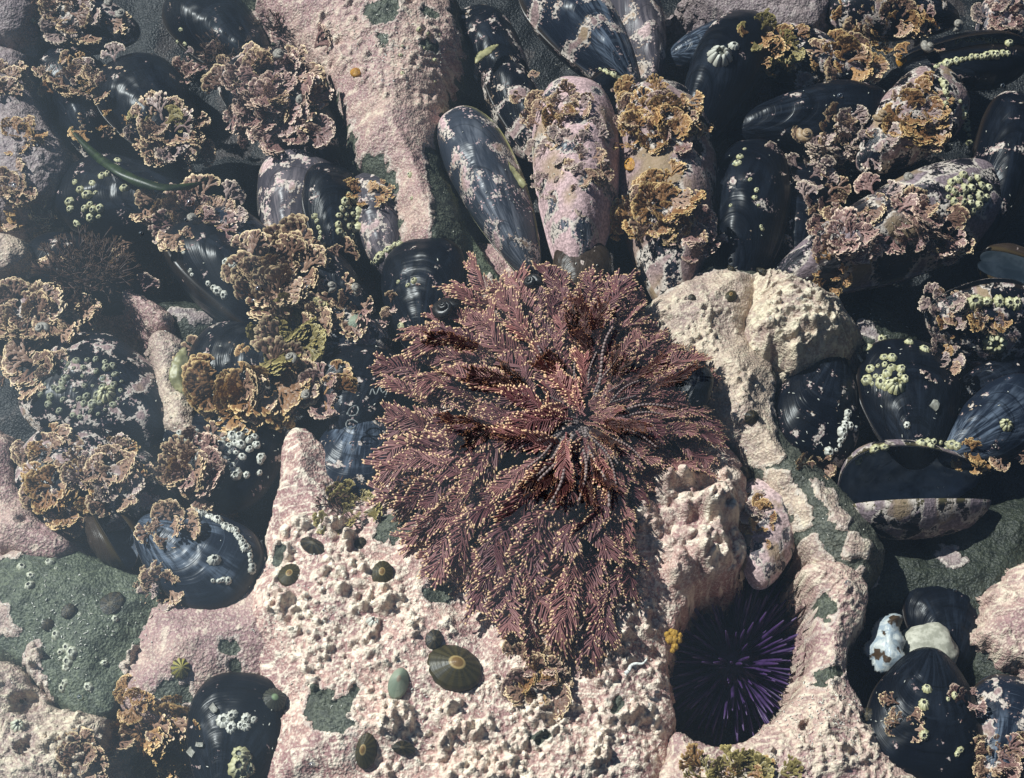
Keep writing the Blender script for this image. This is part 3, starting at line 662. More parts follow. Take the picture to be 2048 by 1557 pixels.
C('big bushy tan tuft above the barnacle covered mussel', 60, 635, 85, 60, 38, 60, P_, 'fan', .6)
C('tan fans drooping over the barnacle covered mussel', 65, 730, 60, 38, 18, 58, P_, 'fan')
C('sprig of curled brown fans over the shaded hollow', 158, 645, 32, 30, 8, 48, P_, 'fan')
C('upright pinkish tan tuft breaking the water above black lipped mussel', 555, 555, 52, 60, 34, 72, P_, 'fan', .8)
C('small forked tuft behind the upright pinkish tan tuft', 705, 515, 34, 22, 9, 56, P_, 'slim', .8)
C('fan shaped brown tuft on the blue mussel with pink blaze', 765, 612, 42, 30, 12, 62, R_, 'fan', mats=(P_,))
C('brown tuft with two grey snails on the blue mussel', 680, 610, 45, 26, 14, 46, P_, 'bead')
C('rambling olive tan tuft over the lipped black mussel', 590, 670, 58, 60, 30, 64, P_, 'fan', .6, mats=(L_,))
C('spreading golden fan tuft below the lipped black mussel', 490, 780, 72, 48, 26, 74, O_, 'fan', .4, mats=(P_,))
C('rosy tuft beside the curled worm tubes', 640, 780, 36, 30, 14, 50, R_, 'fan', mats=(O_,))
C('brown sprig standing on the crust of the round ended black mussel', 85, 905, 38, 30, 12, 42, P_, 'bead', mats=(O_,))
C('tawny tuft along the lower edge of the round ended black mussel', 100, 985, 40, 30, 14, 44, O_, 'bead', mats=(P_,))
C('broad mixed brown growth on the overgrown black mussel', 210, 945, 80, 55, 38, 42, P_, 'bead', mats=(V_, O_))
C('small brown cluster beside the gaping brown mussel', 142, 1055, 18, 22, 8, 38, P_, 'bead')
C('hanging pinkish tuft over the black mussel with white barnacles', 385, 940, 48, 55, 26, 56, P_, 'fan', mats=(R_,))
C('small tan tuft on the top of the blue grey mussel', 335, 1050, 26, 28, 10, 40, P_, 'bead')
C('tan ruffled tuft between green boulder and blue grey mussel', 318, 1175, 42, 32, 16, 40, P_, 'bead', mats=(V_,))
C('thick rusty brown rod tuft at the bottom edge', 300, 1480, 72, 55, 44, 58, O_, 'slim', .8, mats=(P_,))
C('dark brown beady tuft between cream rock and rusty rod tuft', 175, 1520, 34, 40, 18, 36, P_, 'bead')
C('gold specks of growth on the rim between boulder and rusty tuft', 265, 1400, 22, 30, 10, 32, O_, 'bead')
C('ochre growth over the top of the pink coated mussel', 1120, 225, 62, 50, 30, 36, P_, 'bead', mats=(O_, V_))
C('pale beady growth down the flank of the pink coated mussel', 1090, 340, 28, 80, 18, 28, V_, 'bead', .4)
C('mauve flakes over the middle of the pink coated mussel', 1175, 330, 36, 80, 16, 34, V_, 'bead', .4, mats=(P_,))
C('orange brown tangle over the hidden mussel', 1310, 240, 90, 75, 56, 42, O_, 'bead', .6, mats=(P_, R_))
C('ragged orange brown tangle at the foot of the hidden mussel', 1310, 420, 80, 60, 36, 50, O_, 'bead', .6, mats=(P_,))
C('rosy frond fan jutting from the orange brown tangle', 1385, 480, 24, 32, 9, 46, R_, 'fan')
C('mauve coralline mat over the broad buried mussel', 1690, 275, 85, 50, 34, 46, V_, 'fan', .5, mats=(P_,))
C('lumpy mauve growth on the broad buried mussel', 1620, 330, 70, 50, 26, 42, V_, 'fan', .5)
C('pinkish brown beady growth across the broad buried mussel', 1690, 400, 80, 45, 34, 44, P_, 'bead', .5, mats=(R_, V_))
C('rose fans fringing the end of the broad buried mussel', 1850, 450, 75, 50, 30, 50, R_, 'fan', .5, mats=(P_,))
C('rose brown fringe hanging at the dark side of broad buried mussel', 1690, 480, 50, 40, 20, 44, R_, 'fan', .5)
C('rusty tendril reaching down to the cream rock head', 1665, 550, 20, 26, 7, 44, O_, 'slim')
C('golden brown growth sweeping along the top edge', 1780, 60, 110, 55, 44, 44, O_, 'bead', .5, mats=(P_, R_))
C('brown spray below the golden growth along the top edge', 1690, 120, 50, 30, 16, 48, O_, 'bead', mats=(P_,))
C('rusty growth on the black mussel at the top', 1545, 90, 45, 60, 26, 40, O_, 'bead', mats=(L_,))
C('mixed rust and pink growth on the barnacle edged mussel', 1840, 230, 52, 60, 32, 44, O_, 'bead', .5, mats=(R_, V_, P_))
C('dull purple growth in the upper corner', 2010, 30, 45, 40, 16, 42, R_, 'fan', mats=(V_,))
C('purple brown beady crust growth beside the yellow barnacle row', 1895, 610, 34, 48, 20, 32, V_, 'bead', .4, mats=(P_,))
C('gold beaded fringe under the yellow barnacle row', 1975, 640, 75, 14, 18, 28, P_, 'bead', .4, mats=(O_,))
C('purple brown growth between round mussel and barnacle row', 1885, 700, 30, 50, 18, 34, V_, 'bead', .4, mats=(P_, O_))
C('dull growth at the border above the dark green boulder', 2000, 925, 55, 24, 16, 34, V_, 'bead', .4, mats=(P_,))
C('gold beads on the hinge of the large gaping mussel', 1945, 915, 24, 18, 7, 30, O_, 'bead')
C('pinkish tuft on the blue grey corner mussel', 2000, 1520, 45, 38, 18, 42, P_, 'bead', mats=(R_,))
C('sparse sprigs on the edge of the big black corner mussel', 1800, 1430, 14, 40, 7, 30, P_, 'slim')
C('tiny pink sprig on the flank of the big black corner mussel', 1935, 1400, 12, 24, 5, 30, R_, 'slim')
C('rusty growth on the wedged mauve mussel', 1520, 1040, 24, 50, 12, 30, O_, 'bead', .4, mats=(V_,))
C('brown tuft in the joint between round mussel and cream rock', 1625, 930, 36, 14, 8, 32, P_, 'bead')
C('yellow olive tuft at the lower edge of the plume algae', 700, 1015, 34, 34, 16, 46, L_, 'slim', .6)
C('dark rusty undergrowth below the plume algae', 1095, 1350, 62, 60, 38, 44, P_, 'bead', .6, mats=(R_, O_))
C('shaggy olive green tuft on the bottom edge by urchin rim', 1470, 1556, 80, 22, 26, 46, L_, 'slim', .7, mats=(O_,))
C('little brown tuft on bare stone near barnacle rows', 735, 385, 30, 18, 8, 38, O_, 'bead')

# ------------------------------------------------------------------ the big plume algae
PC = (1168, 845)
OUT = [(1140,530),(1200,560),(1290,600),(1330,690),(1425,725),(1440,780),(1400,830),(1455,880),(1445,930),(1330,970),(1262,1010),(1255,1100),(1260,1200),(1210,1290),(1150,1330),(1060,1320),(1010,1290),(960,1262),(915,1205),(850,1160),(820,1080),(795,1020),(705,1000),(755,920),(775,850),(850,800),(775,765),(788,680),(830,630),(900,570),(960,540),(1060,575),(1110,545)]
pa = np.array([math.atan2(-(y - PC[1]), x - PC[0]) for x, y in OUT]); pr = np.array([math.hypot(x - PC[0], y - PC[1]) for x, y in OUT])
oi = np.argsort(pa); pa = pa[oi]; pr = pr[oi]
def Rad(t):
    t = (t + math.pi) % (2 * math.pi) - math.pi
    return float(np.interp(t, np.r_[pa - 2 * math.pi, pa, pa + 2 * math.pi], np.r_[pr, pr, pr]))
PL = [plume_frond(i, M['plume']) for i in range(14)]
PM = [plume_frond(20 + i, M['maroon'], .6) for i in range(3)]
pe = bpy.data.objects.new('plume_algae', None); COL.objects.link(pe); pe.location = at(*PC, -.022); pe.empty_display_size = .02
tag(pe, 'big purple brown feathery coralline algae with pale tipped fronds on the knobby rock', 'algae')
PI_ = Matrix.Translation(-pe.location)
def pfrond(base, tip, zb, zt, me, roll=0.0, sx=1.0, name='frond'):
    a = at(*base, zb); b = at(*tip, zt); o = link(name, me, pe)
    zh = Quaternion((b - a).normalized(), roll) @ Vector((0, 0, 1))
    orient(o, PI_ @ a, b - a, zh, (b - a).length * .93, sx); return o
for rho, cnt, ln in ((1.0, 54, .36), (.90, 50, .36), (.79, 44, .36), (.67, 36, .36), (.54, 26, .36), (.42, 15, .34), (.32, 6, .3)):
    for k in range(cnt):
        t = 2 * math.pi * (k + random.uniform(-.35, .35) + .5 * (rho < .9)) / cnt
        R = Rad(t) * rho * random.uniform(.93, 1.03); ta = t + random.uniform(-.38, .38)
        l = min(max(Rad(t) * ln, 115), 190) * random.uniform(.85, 1.15)
        tipp = (PC[0] + R * math.cos(t), PC[1] - R * math.sin(t))
        dv = (math.cos(ta), math.sin(ta)); r0 = max(R - l, 12)
        base = (tipp[0] - min(l, R - 8) * dv[0], tipp[1] + min(l, R - 8) * dv[1])
        lay = (1 - rho)
        zt = -.0235 + .032 * lay + random.uniform(-.005, .004); zb = zt + random.uniform(-.003, .003)
        pfrond(base, tipp, zb, min(zt, -.0015), random.choice(PL), random.uniform(-.6, .6), random.uniform(.95, 1.5))
for k in range(40):                                   # undergrowth coloured dark to put shade into the plume gaps
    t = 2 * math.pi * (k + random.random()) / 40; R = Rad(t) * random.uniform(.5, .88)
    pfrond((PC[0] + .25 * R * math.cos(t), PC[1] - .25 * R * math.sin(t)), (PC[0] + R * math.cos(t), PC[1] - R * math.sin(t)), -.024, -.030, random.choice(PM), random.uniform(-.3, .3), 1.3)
# fronds that stand out of the water: maroon, its darkness standing in for the menisci
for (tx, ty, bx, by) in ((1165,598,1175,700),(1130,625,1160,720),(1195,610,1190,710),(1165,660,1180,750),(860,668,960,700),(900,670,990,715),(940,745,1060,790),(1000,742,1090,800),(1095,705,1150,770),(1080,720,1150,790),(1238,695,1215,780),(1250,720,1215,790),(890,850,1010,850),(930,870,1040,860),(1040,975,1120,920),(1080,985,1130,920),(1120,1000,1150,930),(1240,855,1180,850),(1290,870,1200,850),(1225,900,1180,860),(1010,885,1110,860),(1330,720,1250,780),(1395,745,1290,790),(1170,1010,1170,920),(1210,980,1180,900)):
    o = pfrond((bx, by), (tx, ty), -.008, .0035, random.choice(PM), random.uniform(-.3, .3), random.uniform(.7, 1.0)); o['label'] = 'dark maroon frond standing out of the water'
def stem_mesh(seed):
    r = random.Random(seed); b = MB(); n = 24
    for i in range(n):
        y0 = i / n; y1 = (i + .86) / n; rr = .026 * (1 - .35 * i / n); x = .05 * math.sin(i * .25 + seed)
        b.rod([(x, y0, 0), (x, y0 + .15 / n, 0), (x, y1 - .15 / n, 0), (x, y1, 0)], [rr * .7, rr, rr * 1.12, rr * .75], [.2, .6, 1, .4], 6)
    def wp(V): V[:, 2] += .16 * np.sin(V[:, 1] * 2.4); return V
    return b.build('stem', M['beads'], wp)
SM = [stem_mesh(i) for i in range(3)]
for k in range(30):
    t = 2 * math.pi * (k + random.uniform(-.4, .4)) / 30; R = random.uniform(110, 210)
    pfrond((PC[0] + 10 * math.cos(t), PC[1] - 10 * math.sin(t)), (PC[0] + R * math.cos(t), PC[1] - R * math.sin(t)), -.012, -.0015 - random.random() * .003, SM[k % 3], 0, .8, 'stem')
for k in range(4):
    t = random.uniform(0, 6.28); R = random.uniform(70, 110)
    pfrond((PC[0], PC[1]), (PC[0] + R * math.cos(t), PC[1] - R * math.sin(t)), -.010, -.001, random.choice(PL), random.uniform(-.6, .6), .7)

# ------------------------------------------------------------------ barnacles
def barn_mesh(seed, mats, spiky=False):
    r = random.Random(seed); m = 24; rows = [(1.0, 0), (.84, .30), (.60, .62), (.40, .84), (.31, .78), (.27, .55)]
    V = []; hg = []; rb = []; nr = 6 if not spiky else 9; el = r.uniform(.8, 1.25)
    for ri, (rad, z) in enumerate(rows):
        for k in range(m):
            a = 2 * math.pi * k / m; rib = .5 + .5 * math.cos(a * nr); amp = (.20 if spiky else .09) * (1 if ri < 4 else .3)
            rr = rad * (1 + amp * (rib - .4)) * (1 + .06 * math.sin(a * 2 + seed)); zz = z * (1 + (.3 if spiky else .12) * (rib - .5) * (ri in (2, 3)))
            V.append((rr * math.cos(a), rr * math.sin(a) * el, zz)); hg.append(min(1, z * 1.1) if ri < 4 else .1); rb.append((1 - rib)**2 if ri < 4 else 1)
    F4 = []; mi = []
    for ri in range(5):
        for k in range(m):
            a = ri * m + k; b = ri * m + (k + 1) % m; F4.append((a, b, b + m, a + m)); mi.append(0 if ri < 4 else 1)
    c = len(V); V += [(-.02, .14 * el, .66), (-.02, -.14 * el, .66)]; hg += [.5, .5]; rb += [.2, .2]
    F3 = []
    for k in range(m):
        a = 5 * m + k; b = 5 * m + (k + 1) % m; ap = c if math.sin(2 * math.pi * (k + .5) / m) > 0 else c + 1
        F3.append((a, b, ap))
    F3 += [(5 * m, c, c + 1), (5 * m + m // 2, c + 1, c)]; mi += [2] * len(F3)
    return mesh('barnacle', V, [np.array(F4), np.array(F3)], mats, {'hgt': hg, 'rib': rb}, mi)
BM = {(mt, sp): [barn_mesh(i + 3 * sp, [M[mt], M['barn_in'], M['barn_lid'] if i % 3 else M['barn_in']], sp) for i in range(4)] for mt in ('barn', 'barn_dull', 'barn_white', 'barn_yellow') for sp in (False, True)}
def barn(px, py, r, label, group, mt='barn', spiky=False, h=None):
    loc, nr = hit(px, py); o = link('barnacle', random.choice(BM[(mt, spiky)]))
    nn = (nr + Vector((random.uniform(-.2, .2), random.uniform(-.2, .2), .25))).normalized()
    q = nn.to_track_quat('Z', 'Y') @ Quaternion((0, 0, 1), random.uniform(0, 6.28)); o.rotation_mode = 'QUATERNION'; o.rotation_quaternion = q
    s = r * S; hh = h or random.uniform(.7, 1.1); o.scale = (s, s, s * hh); o.location = loc - nn * s * .12
    return tag(o, label, 'barnacle', group)
def plate_mesh(m, seed, mat):
    r = random.Random(seed); h = math.pi / m * .93; na = 7; V = []; hg = []; rb = []
    rows = ((1.0, 0), (.86, .28), (.66, .58), (.46, .84), (.36, .78), (.30, .35))
    for ri, (rad, z) in enumerate(rows):
        for k in range(na):
            u = k / (na - 1) * 2 - 1; a = u * h; bul = 1 - u * u; fl = .5 + .5 * math.cos(u * 9)
            rr = rad * (1 + (.13 * bul + .05 * fl - .06) * (ri < 4)); zz = z * (1 + .28 * (bul - .6) * (ri in (2, 3, 4)))
            V.append((rr * math.cos(a), rr * math.sin(a), zz)); hg.append(min(1, z * 1.1) if ri < 4 else .1); rb.append((abs(u)**3 * .8 + .3 * (1 - fl)) if ri < 4 else 1)
    i = np.arange(len(rows) * na).reshape(len(rows), na); F = np.stack([i[:-1, :-1], i[:-1, 1:], i[1:, 1:], i[1:, :-1]], -1).reshape(-1, 4)
    return mesh('plate', V, F, mat, {'hgt': hg, 'rib': rb})
PLM = {}
def big_barn(px, py, r, label, mt, hgt=.9, m=8):
    loc, nr = hit(px, py); nn = (nr + Vector((0, 0, .4))).normalized()
    e = bpy.data.objects.new('barnacle', None); COL.objects.link(e); e.empty_display_size = .005; tag(e, label, 'barnacle')
    e.rotation_mode = 'QUATERNION'; e.rotation_quaternion = nn.to_track_quat('Z', 'Y'); s = r * S; e.scale = (s, s * random.uniform(.85, 1), s * hgt); e.location = loc - nn * s * .1
    for k in range(m):
        key = (mt, k % 3, m)
        if key not in PLM: PLM[key] = plate_mesh(m, k, M[mt])
        o = link('plate', PLM[key], e); q = random.uniform(.9, 1.08); o.rotation_euler = (0, 0, 2 * math.pi * k / m); o.scale = (1, 1, q)
    for sg in (1, -1):
        V = [(-.30, 0, .40), (.30, 0, .40), (.12, sg * .26, .42), (-.12, sg * .26, .42), (.02, sg * .05, .60)]
        o = link('lid', mesh('lid', V, [np.array([(0, 1, 4), (1, 2, 4), (2, 3, 4), (3, 0, 4)])], M['barn_lid'], smooth=False), e)
    return e
def barns(label, group, pts, r, mt='barn', spiky=False, jit=2):
    for p in pts: barn(p[0] + random.uniform(-jit, jit), p[1] + random.uniform(-jit, jit), r * random.choice((.6, .8, .9, 1.0, 1.1, 1.35)), label, group, mt, spiky)
def ell(cx, cy, rx, ry, n, mind):
    out = []; tries = 0
    while len(out) < n and tries < 4000:
        tries += 1; a = random.uniform(0, 6.28); q = math.sqrt(random.random()); p = (cx + rx * q * math.cos(a), cy + ry * q * math.sin(a))
        if all(math.hypot(p[0] - u[0], p[1] - u[1]) > mind for u in out): out.append(p)
    return out
def line(pts, n):
    P = np.array(pts, float); d = np.r_[0, np.cumsum(np.hypot(*np.diff(P, axis=0).T))]; t = np.linspace(0, d[-1], n)
    return list(zip(np.interp(t, d, P[:, 0]), np.interp(t, d, P[:, 1])))
B = barns
B('small pale barnacle on the dark mussel under the green strand', 'barnacles under the green strand', [(150,365),(160,378),(183,365),(175,390),(190,385),(205,350),(215,345),(230,335),(248,375),(178,408),(187,420),(200,418),(182,437),(140,417),(141,404),(155,446),(235,322),(168,415),(196,432)], 10, 'barn_yellow')
B('yellow barnacle in the rows edging the narrow black mussel', 'barnacles edging the narrow mussel', line([(630,432),(636,455),(645,490)], 6) + ell(698, 440, 20, 50, 22, 11), 9, 'barn_yellow')
B('tiny barnacle on the black wedge mussel', 'barnacles on the wedge mussel', line([(354,478),(366,505)], 4) + [(380,540),(386,551)] + line([(418,568),(448,592)], 4) + [(452,526),(463,531),(472,537),(465,542),(481,526)], 8, 'barn_white')
B('round barnacle crowding the broad dark mussel', 'barnacles crowding the broad mussel', ell(165, 775, 92, 60, 50, 13), 7.5, 'barn_dull')
big_barn(212, 788, 19, 'large spiky barnacle standing among the round ones on the broad dark mussel', 'barn_yellow')
B('white barnacle on the black mussel below the bushy tan tuft', 'barnacles below the tan tuft', [(360,868),(375,876),(388,866),(405,886),(420,873),(396,904),(397,916)] + ell(478, 885, 38, 28, 22, 13) + [(455,925),(466,933),(470,948),(493,950),(516,890),(520,914),(520,924),(519,946)], 9, 'barn_white')
B('white barnacle along the curved edge of the blue grey mussel', 'barnacles along the blue grey mussel', line([(390,1025),(430,1038),(468,1062),(495,1100),(506,1140)], 19), 9, 'barn_white', True)
barn(429, 1120, 12, 'white ribbed barnacle alone on the blue grey mussel', None, 'barn_white', True)
B('white barnacle in the short row low on the blue grey mussel', 'short barnacle row on the blue grey mussel', [(427,1164),(437,1163),(447,1161),(455,1160)], 8.5, 'barn_white', True)
B('white barnacle in the clump on the black bottom edge mussel', 'barnacle clump on the bottom mussel', [(449,1442),(463,1433),(461,1457),(494,1437),(480,1449),(508,1440),(488,1455)], 12, 'barn_white', True)
B('tall ridged barnacle below the white clump at the bottom edge', 'ridged barnacles at the bottom edge', [(482,1508),(495,1515),(478,1530),(500,1540),(488,1550)], 14, 'barn_yellow', True)
B('small greenish barnacle on the flat green boulder', 'barnacles on the green boulder', [(45,1133),(60,1151),(58,1172),(100,1125),(112,1136),(160,1227),(230,1240),(110,1270),(133,1294),(120,1304),(118,1318),(145,1306),(137,1324),(133,1336),(209,1327),(130,1366),(125,1376),(178,1375)], 8.5)
B('yellowish barnacle along the black peaked mussel', 'barnacles along the peaked mussel', line([(742,532),(765,505),(798,488)], 10) + [(795,563),(815,570),(826,562),(802,652)], 8, 'barn_yellow')
big_barn(1440, 112, 28, 'large white ribbed barnacle on the tip of black mussel', 'barn_white')
barn(1468, 92, 13, 'small white barnacle touching the large ribbed one', None, 'barn_white', True)
B('yellow barnacle on the fringed lip behind the pink coated mussel', 'barnacles on the fringed lip', line([(1200,140),(1225,148),(1252,168)], 7), 8, 'barn_yellow')
B('pale yellow barnacle on the lips of the upper corner mussel', 'barnacles on the corner lips', line([(1915,82),(1960,76),(2018,86)], 11) + line([(1875,132),(1920,118),(2015,106)], 15), 9, 'barn_yellow')
B('yellow barnacle along the edge under the mixed rust growth', 'barnacles under the rust growth', line([(1885,160),(1896,200),(1880,225)], 8) + line([(1922,205),(1935,250),(1938,285)], 7), 9, 'barn_yellow')
B('pale barnacle heaped at the end of the broad buried mussel', 'barnacle heap on the buried mussel', ell(1935, 385, 48, 36, 26, 13), 11, 'barn_yellow', True)
B('yellow barnacle on the rim of the round black mussel', 'barnacles on the round mussel rim', [(1715,705),(1735,695),(1765,680),(1820,685),(1848,700)], 10, 'barn_yellow', True)
B('yellowish barnacle clustered on the face of the round black mussel', 'barnacle cluster on the round mussel', [(1770,714),(1784,714)] + ell(1772, 752, 42, 24, 16, 11), 9, 'barn_yellow')
big_barn(1792, 772, 20, 'largest spiky barnacle in the cluster on the round black mussel', 'barn_yellow')
B('yellow barnacle in the straight row on the mauve flanked mussel', 'straight barnacle row', [(1952,606),(1975,605),(1998,605),(2020,607),(2034,609)], 13, 'barn_yellow', True)
barn(1912, 614, 12, 'pale tilted barnacle beside the straight yellow row', None, 'barn', True)
big_barn(1990, 686, 25, 'large fan ribbed barnacle on the black mussel flank', 'barn_yellow')
B('white barnacle in the column on the edge of black mussel', 'barnacle column by the cream rock', line([(1694,828),(1688,860),(1680,892)], 8) + [(1657,905),(1671,899),(1702,852),(1712,858)], 9, 'barn_white')
B('yellow barnacle lumped on the gaping mussel', 'barnacles on the gaping mussel', line([(1845,886),(1875,886),(1915,893)], 7) + [(1738,906),(1752,898),(1768,893),(1720,920),(1890,897),(1862,893)], 10, 'barn_yellow')
big_barn(2012, 850, 15, 'yellow barnacle on the blue streaked mussel', 'barn_yellow')
barn(1814, 851, 8, 'single pale barnacle low on the round black mussel', None, 'barn_white')
barn(1854, 1378, 10, 'uppermost yellow barnacle on the big black corner mussel', None, 'barn_yellow', True)
barn(1848, 1409, 12, 'middle yellow barnacle on the big black corner mussel', None, 'barn_yellow', True)
barn(1848, 1471, 11, 'lowest yellow barnacle on the big black corner mussel', None, 'barn_yellow', True)
B('small yellow barnacle on the side of the big black corner mussel', 'side barnacles on the corner mussel', [(1910,1391),(1897,1399),(1922,1500),(1915,1510)], 8, 'barn_yellow')
B('tiny yellow barnacle on the tall black mussel', 'barnacles on the tall mussel', [(1488,298),(1482,312),(1476,324),(1500,360),(1510,395),(1516,410),(1522,452),(1526,460),(1512,380),(1460,410)], 7, 'barn_yellow')
big_barn(36, 1452, 14, 'round barnacle on the cream rock under the hollow', 'barn')
big_barn(746, 1246, 14, 'square mouthed barnacle among the pale knobs', 'barn_white')
B('tiny yellow green barnacle on the pink ledge', 'barnacles on the pink ledge', [(868,122),(870,162),(803,92),(820,352),(848,98),(800,112),(856,68),(825,395),(840,60),(878,70),(806,148)], 6, 'barn_yellow')
B('pale barnacle on the mussel in the top left shadow', 'barnacles in the top shadow', [(85,12),(92,22),(68,40),(88,45),(362,60),(370,88),(355,84)], 7, 'barn_yellow')

# ------------------------------------------------------------------ limpets and snails
def limpet_mat(name, c1, c2, apex, nrib, ringc=None):
    n = NT(name); a = n.attr('ang'); r = n.attr('ring'); c = n.co()
    rib = n.math('SINE', n.math('MULTIPLY', a, nrib * 2 * math.pi)); f = n.noise(c, 3.0, 4, .7)
    col = n.mix(n.ss(n.math('ADD', rib, n.math('MULTIPLY', f, 1.5)), .2, 1.5), c1, c2)
    if ringc: col = n.mix(n.math('MULTIPLY', n.ss(r, .34, .27), 1.0), col, ringc)
    col = n.mix(n.ss(r, .27, .18), col, apex)
    b = n.noise(n.comb(n.math('MULTIPLY', r, 20.0), a, 0.0), 1.0, 2)
    return n.bsdf(col, .38, n.bump(n.math('ADD', b, f), .4, .001), .25)
M['lb'] = limpet_mat('brown_limpet', (.026, .021, .008), (.046, .036, .012), (.16, .09, .03), 15, (.34, .24, .10))
M['lg'] = limpet_mat('green_limpet', (.15, .18, .13), (.23, .26, .19), (.20, .16, .11), 2)
M['ld'] = limpet_mat('dark_limpet', (.010, .009, .006), (.035, .026, .012), (.06, .045, .02), 8)
M['lo'] = limpet_mat('orange_limpet', (.33, .15, .015), (.42, .21, .03), (.30, .12, .02), 5)
M['ly'] = limpet_mat('striped_limpet', (.035, .028, .008), (.30, .26, .06), (.20, .17, .05), 10)
M['la'] = limpet_mat('green_apex_limpet', (.02, .02, .015), (.045, .045, .03), (.18, .24, .13), 18, (.12, .17, .09))
def limpet(label, px, py, a, b, rot, mat, h=.5, apex=(.1, .15), rib=.02, nrib=15, name='limpet'):
    nr_, m = 12, 60; R, T = np.meshgrid(np.r_[np.linspace(0, 1, nr_ - 1), 1.02], np.arange(m) * 2 * math.pi / m, indexing='ij')
    w_ = 1 + rib * np.cos(T * nrib) * R; x = R * np.cos(T) * w_ + apex[0] * (1 - R); y = R * np.sin(T) * w_ * b / a + apex[1] * (1 - R)
    z = h * (1 - R**1.35) + .02 * np.cos(T * nrib) * R * (1 - R) * 4 * min(1, rib * 8)
    z[-1] -= .25; V = np.stack([x, y, z], -1).reshape(-1, 3) * a * S; i = np.arange(nr_ * m).reshape(nr_, m); j = np.roll(i, -1, 1)
    F = np.stack([i[:-1], i[1:], j[1:], j[:-1]], -1).reshape(-1, 4)
    o = link(name, mesh(name, V, F, M[mat], {'ring': R.ravel(), 'ang': T.ravel() / (2 * math.pi)}))
    loc, nr = hit(px, py); nn = (nr + Vector((0, 0, 1.2))).normalized(); o.rotation_mode = 'QUATERNION'
    o.rotation_quaternion = nn.to_track_quat('Z', 'Y') @ Quaternion((0, 0, 1), math.radians(rot)); o.location = loc + nn * min(.0028, a * S * .22)
    return tag(o, label, 'limpet')
LM = limpet
LM('large round brown limpet with orange ringed apex below the plume algae', 908, 1338, 52, 42, 5, 'lb', .42, (-.1, -.05), .015)
LM('oval grey green limpet among the pale knobs', 797, 1368, 29, 18, 75, 'lg', .5, (.3, 0), .01)
LM('olive brown oval limpet with dark apex by plume algae', 765, 1150, 26, 20, 80, 'lb', .5, (.1, 0), .012)
LM('slanting dark brown mussel shaped limpet near the bare corner', 628, 1095, 30, 15, 62, 'ld', .45)
LM('small round dark limpet beside the slanting dark one', 721, 1088, 13, 12, 0, 'ld', .5)
LM('gold edged dark limpet on the shoulder of knobby rock', 580, 1152, 24, 22, 40, 'lb', .5)
LM('dark limpet with bright green apex beside the bottom mussel', 548, 1401, 22, 21, 0, 'la', .6, (0, 0), .05, 18)
LM('tall olive oval limpet low on the knobby rock', 733, 1502, 32, 19, 100, 'lb', .5)
LM('half hidden brown limpet next to the tall olive one', 806, 1497, 22, 12, 75, 'ld', .4)
LM('dark limpet touching the large round brown one', 868, 1280, 20, 16, 0, 'ld', .5)
LM('orange limpet on the slope of the pink ledge', 712, 146, 15, 12, 70, 'lo', .6)
LM('yellow striped limpet on the smooth mauve boulder', 361, 1338, 19, 17, 60, 'ly', .6, (0, -.2), .09, 10)
LM('black round limpet on the pale crust beside plume algae', 1503, 835, 15, 14, 0, 'ld', .5)
LM('black limpet on the rim over the wedged mussel', 1489, 946, 14, 12, 50, 'ld', .5)
LM('dark limpet on the cream cap nearest the plume algae', 1384, 597, 9, 8, 0, 'ld', .6)
LM('brown limpet in the middle of the cream cap', 1461, 594, 15, 11, 10, 'lb', .5)
LM('dark limpet at the top edge of the cream cap', 1464, 541, 13, 7, 0, 'ld', .5)
LM('flat dark limpet where the cream cap meets rock head', 1527, 546, 17, 8, -20, 'ld', .4)
LM('large dark disc shaped limpet on the flat green boulder', 223, 1210, 27, 22, 10, 'ld', .25)
LM('middle sized dark limpet on the flat green boulder', 137, 1223, 15, 13, 0, 'ld', .4)
LM('small dark limpet on the flat green boulder', 96, 1250, 12, 11, 0, 'ld', .4)
LM('brown limpet on the crest beside big black corner mussel', 1735, 1430, 13, 14, 0, 'ld', .4)
LM('tan disc limpet in the orange tangle on hidden mussel', 1262, 330, 16, 14, 0, 'lo', .3)
LM('orange brown disc limpet under golden growth at top', 1802, 124, 17, 16, 0, 'lo', .35)
LM('ribbed grey limpet on the blue mussel by the pink blaze', 715, 650, 22, 20, 0, 'lg', .6, (0, .1), .06, 16)

def snail_mesh(seed, mat):
    V = []; n = 90; m = 12
    for i in range(n):
        t = i / (n - 1); th = t * 2 * math.pi * 3.1; g = math.exp(-t * 2.3); rr = .46 * g; c = .54 * g; zc = (1 - g) * 1.05
        for k in range(m):
            a = 2 * math.pi * k / m; rad = c + rr * math.cos(a); V.append((rad * math.cos(th), rad * math.sin(th), zc + rr * math.sin(a) + .35))
    i = np.arange(n * m).reshape(n, m); j = np.roll(i, -1, 1)
    F = np.stack([i[:-1], j[:-1], j[1:], i[1:]], -1).reshape(-1, 4)
    return mesh('snail', V, [F, np.array([list(range(m))[::-1]])], M[mat])
M['sblack'] = simple('black_snail', (.006, .006, .007), (.02, .017, .016), 4, .35, .4)
M['sgrey'] = simple('grey_snail', (.19, .17, .145), (.36, .33, .28), 4, .55, .3)
M['stan'] = simple('tan_snail', (.26, .17, .09), (.40, .30, .20), 4, .5, .3)
SN = {k: snail_mesh(0, k) for k in ('sblack', 'sgrey', 'stan')}
def snail(label, px, py, r, mat, z=None):
    loc, nr = hit(px, py)
    if z is not None: loc = at(px, py, z)
    o = link('snail', SN[mat]); o.location = loc; o.scale = (r * S,) * 3
    o.rotation_euler = (random.uniform(-.5, .5), random.uniform(-.5, .5), random.uniform(0, 6.28)); return tag(o, label, 'snail')
snail('black turban snail at the upper side of plume algae', 895, 635, 38, 'sblack', -.022)
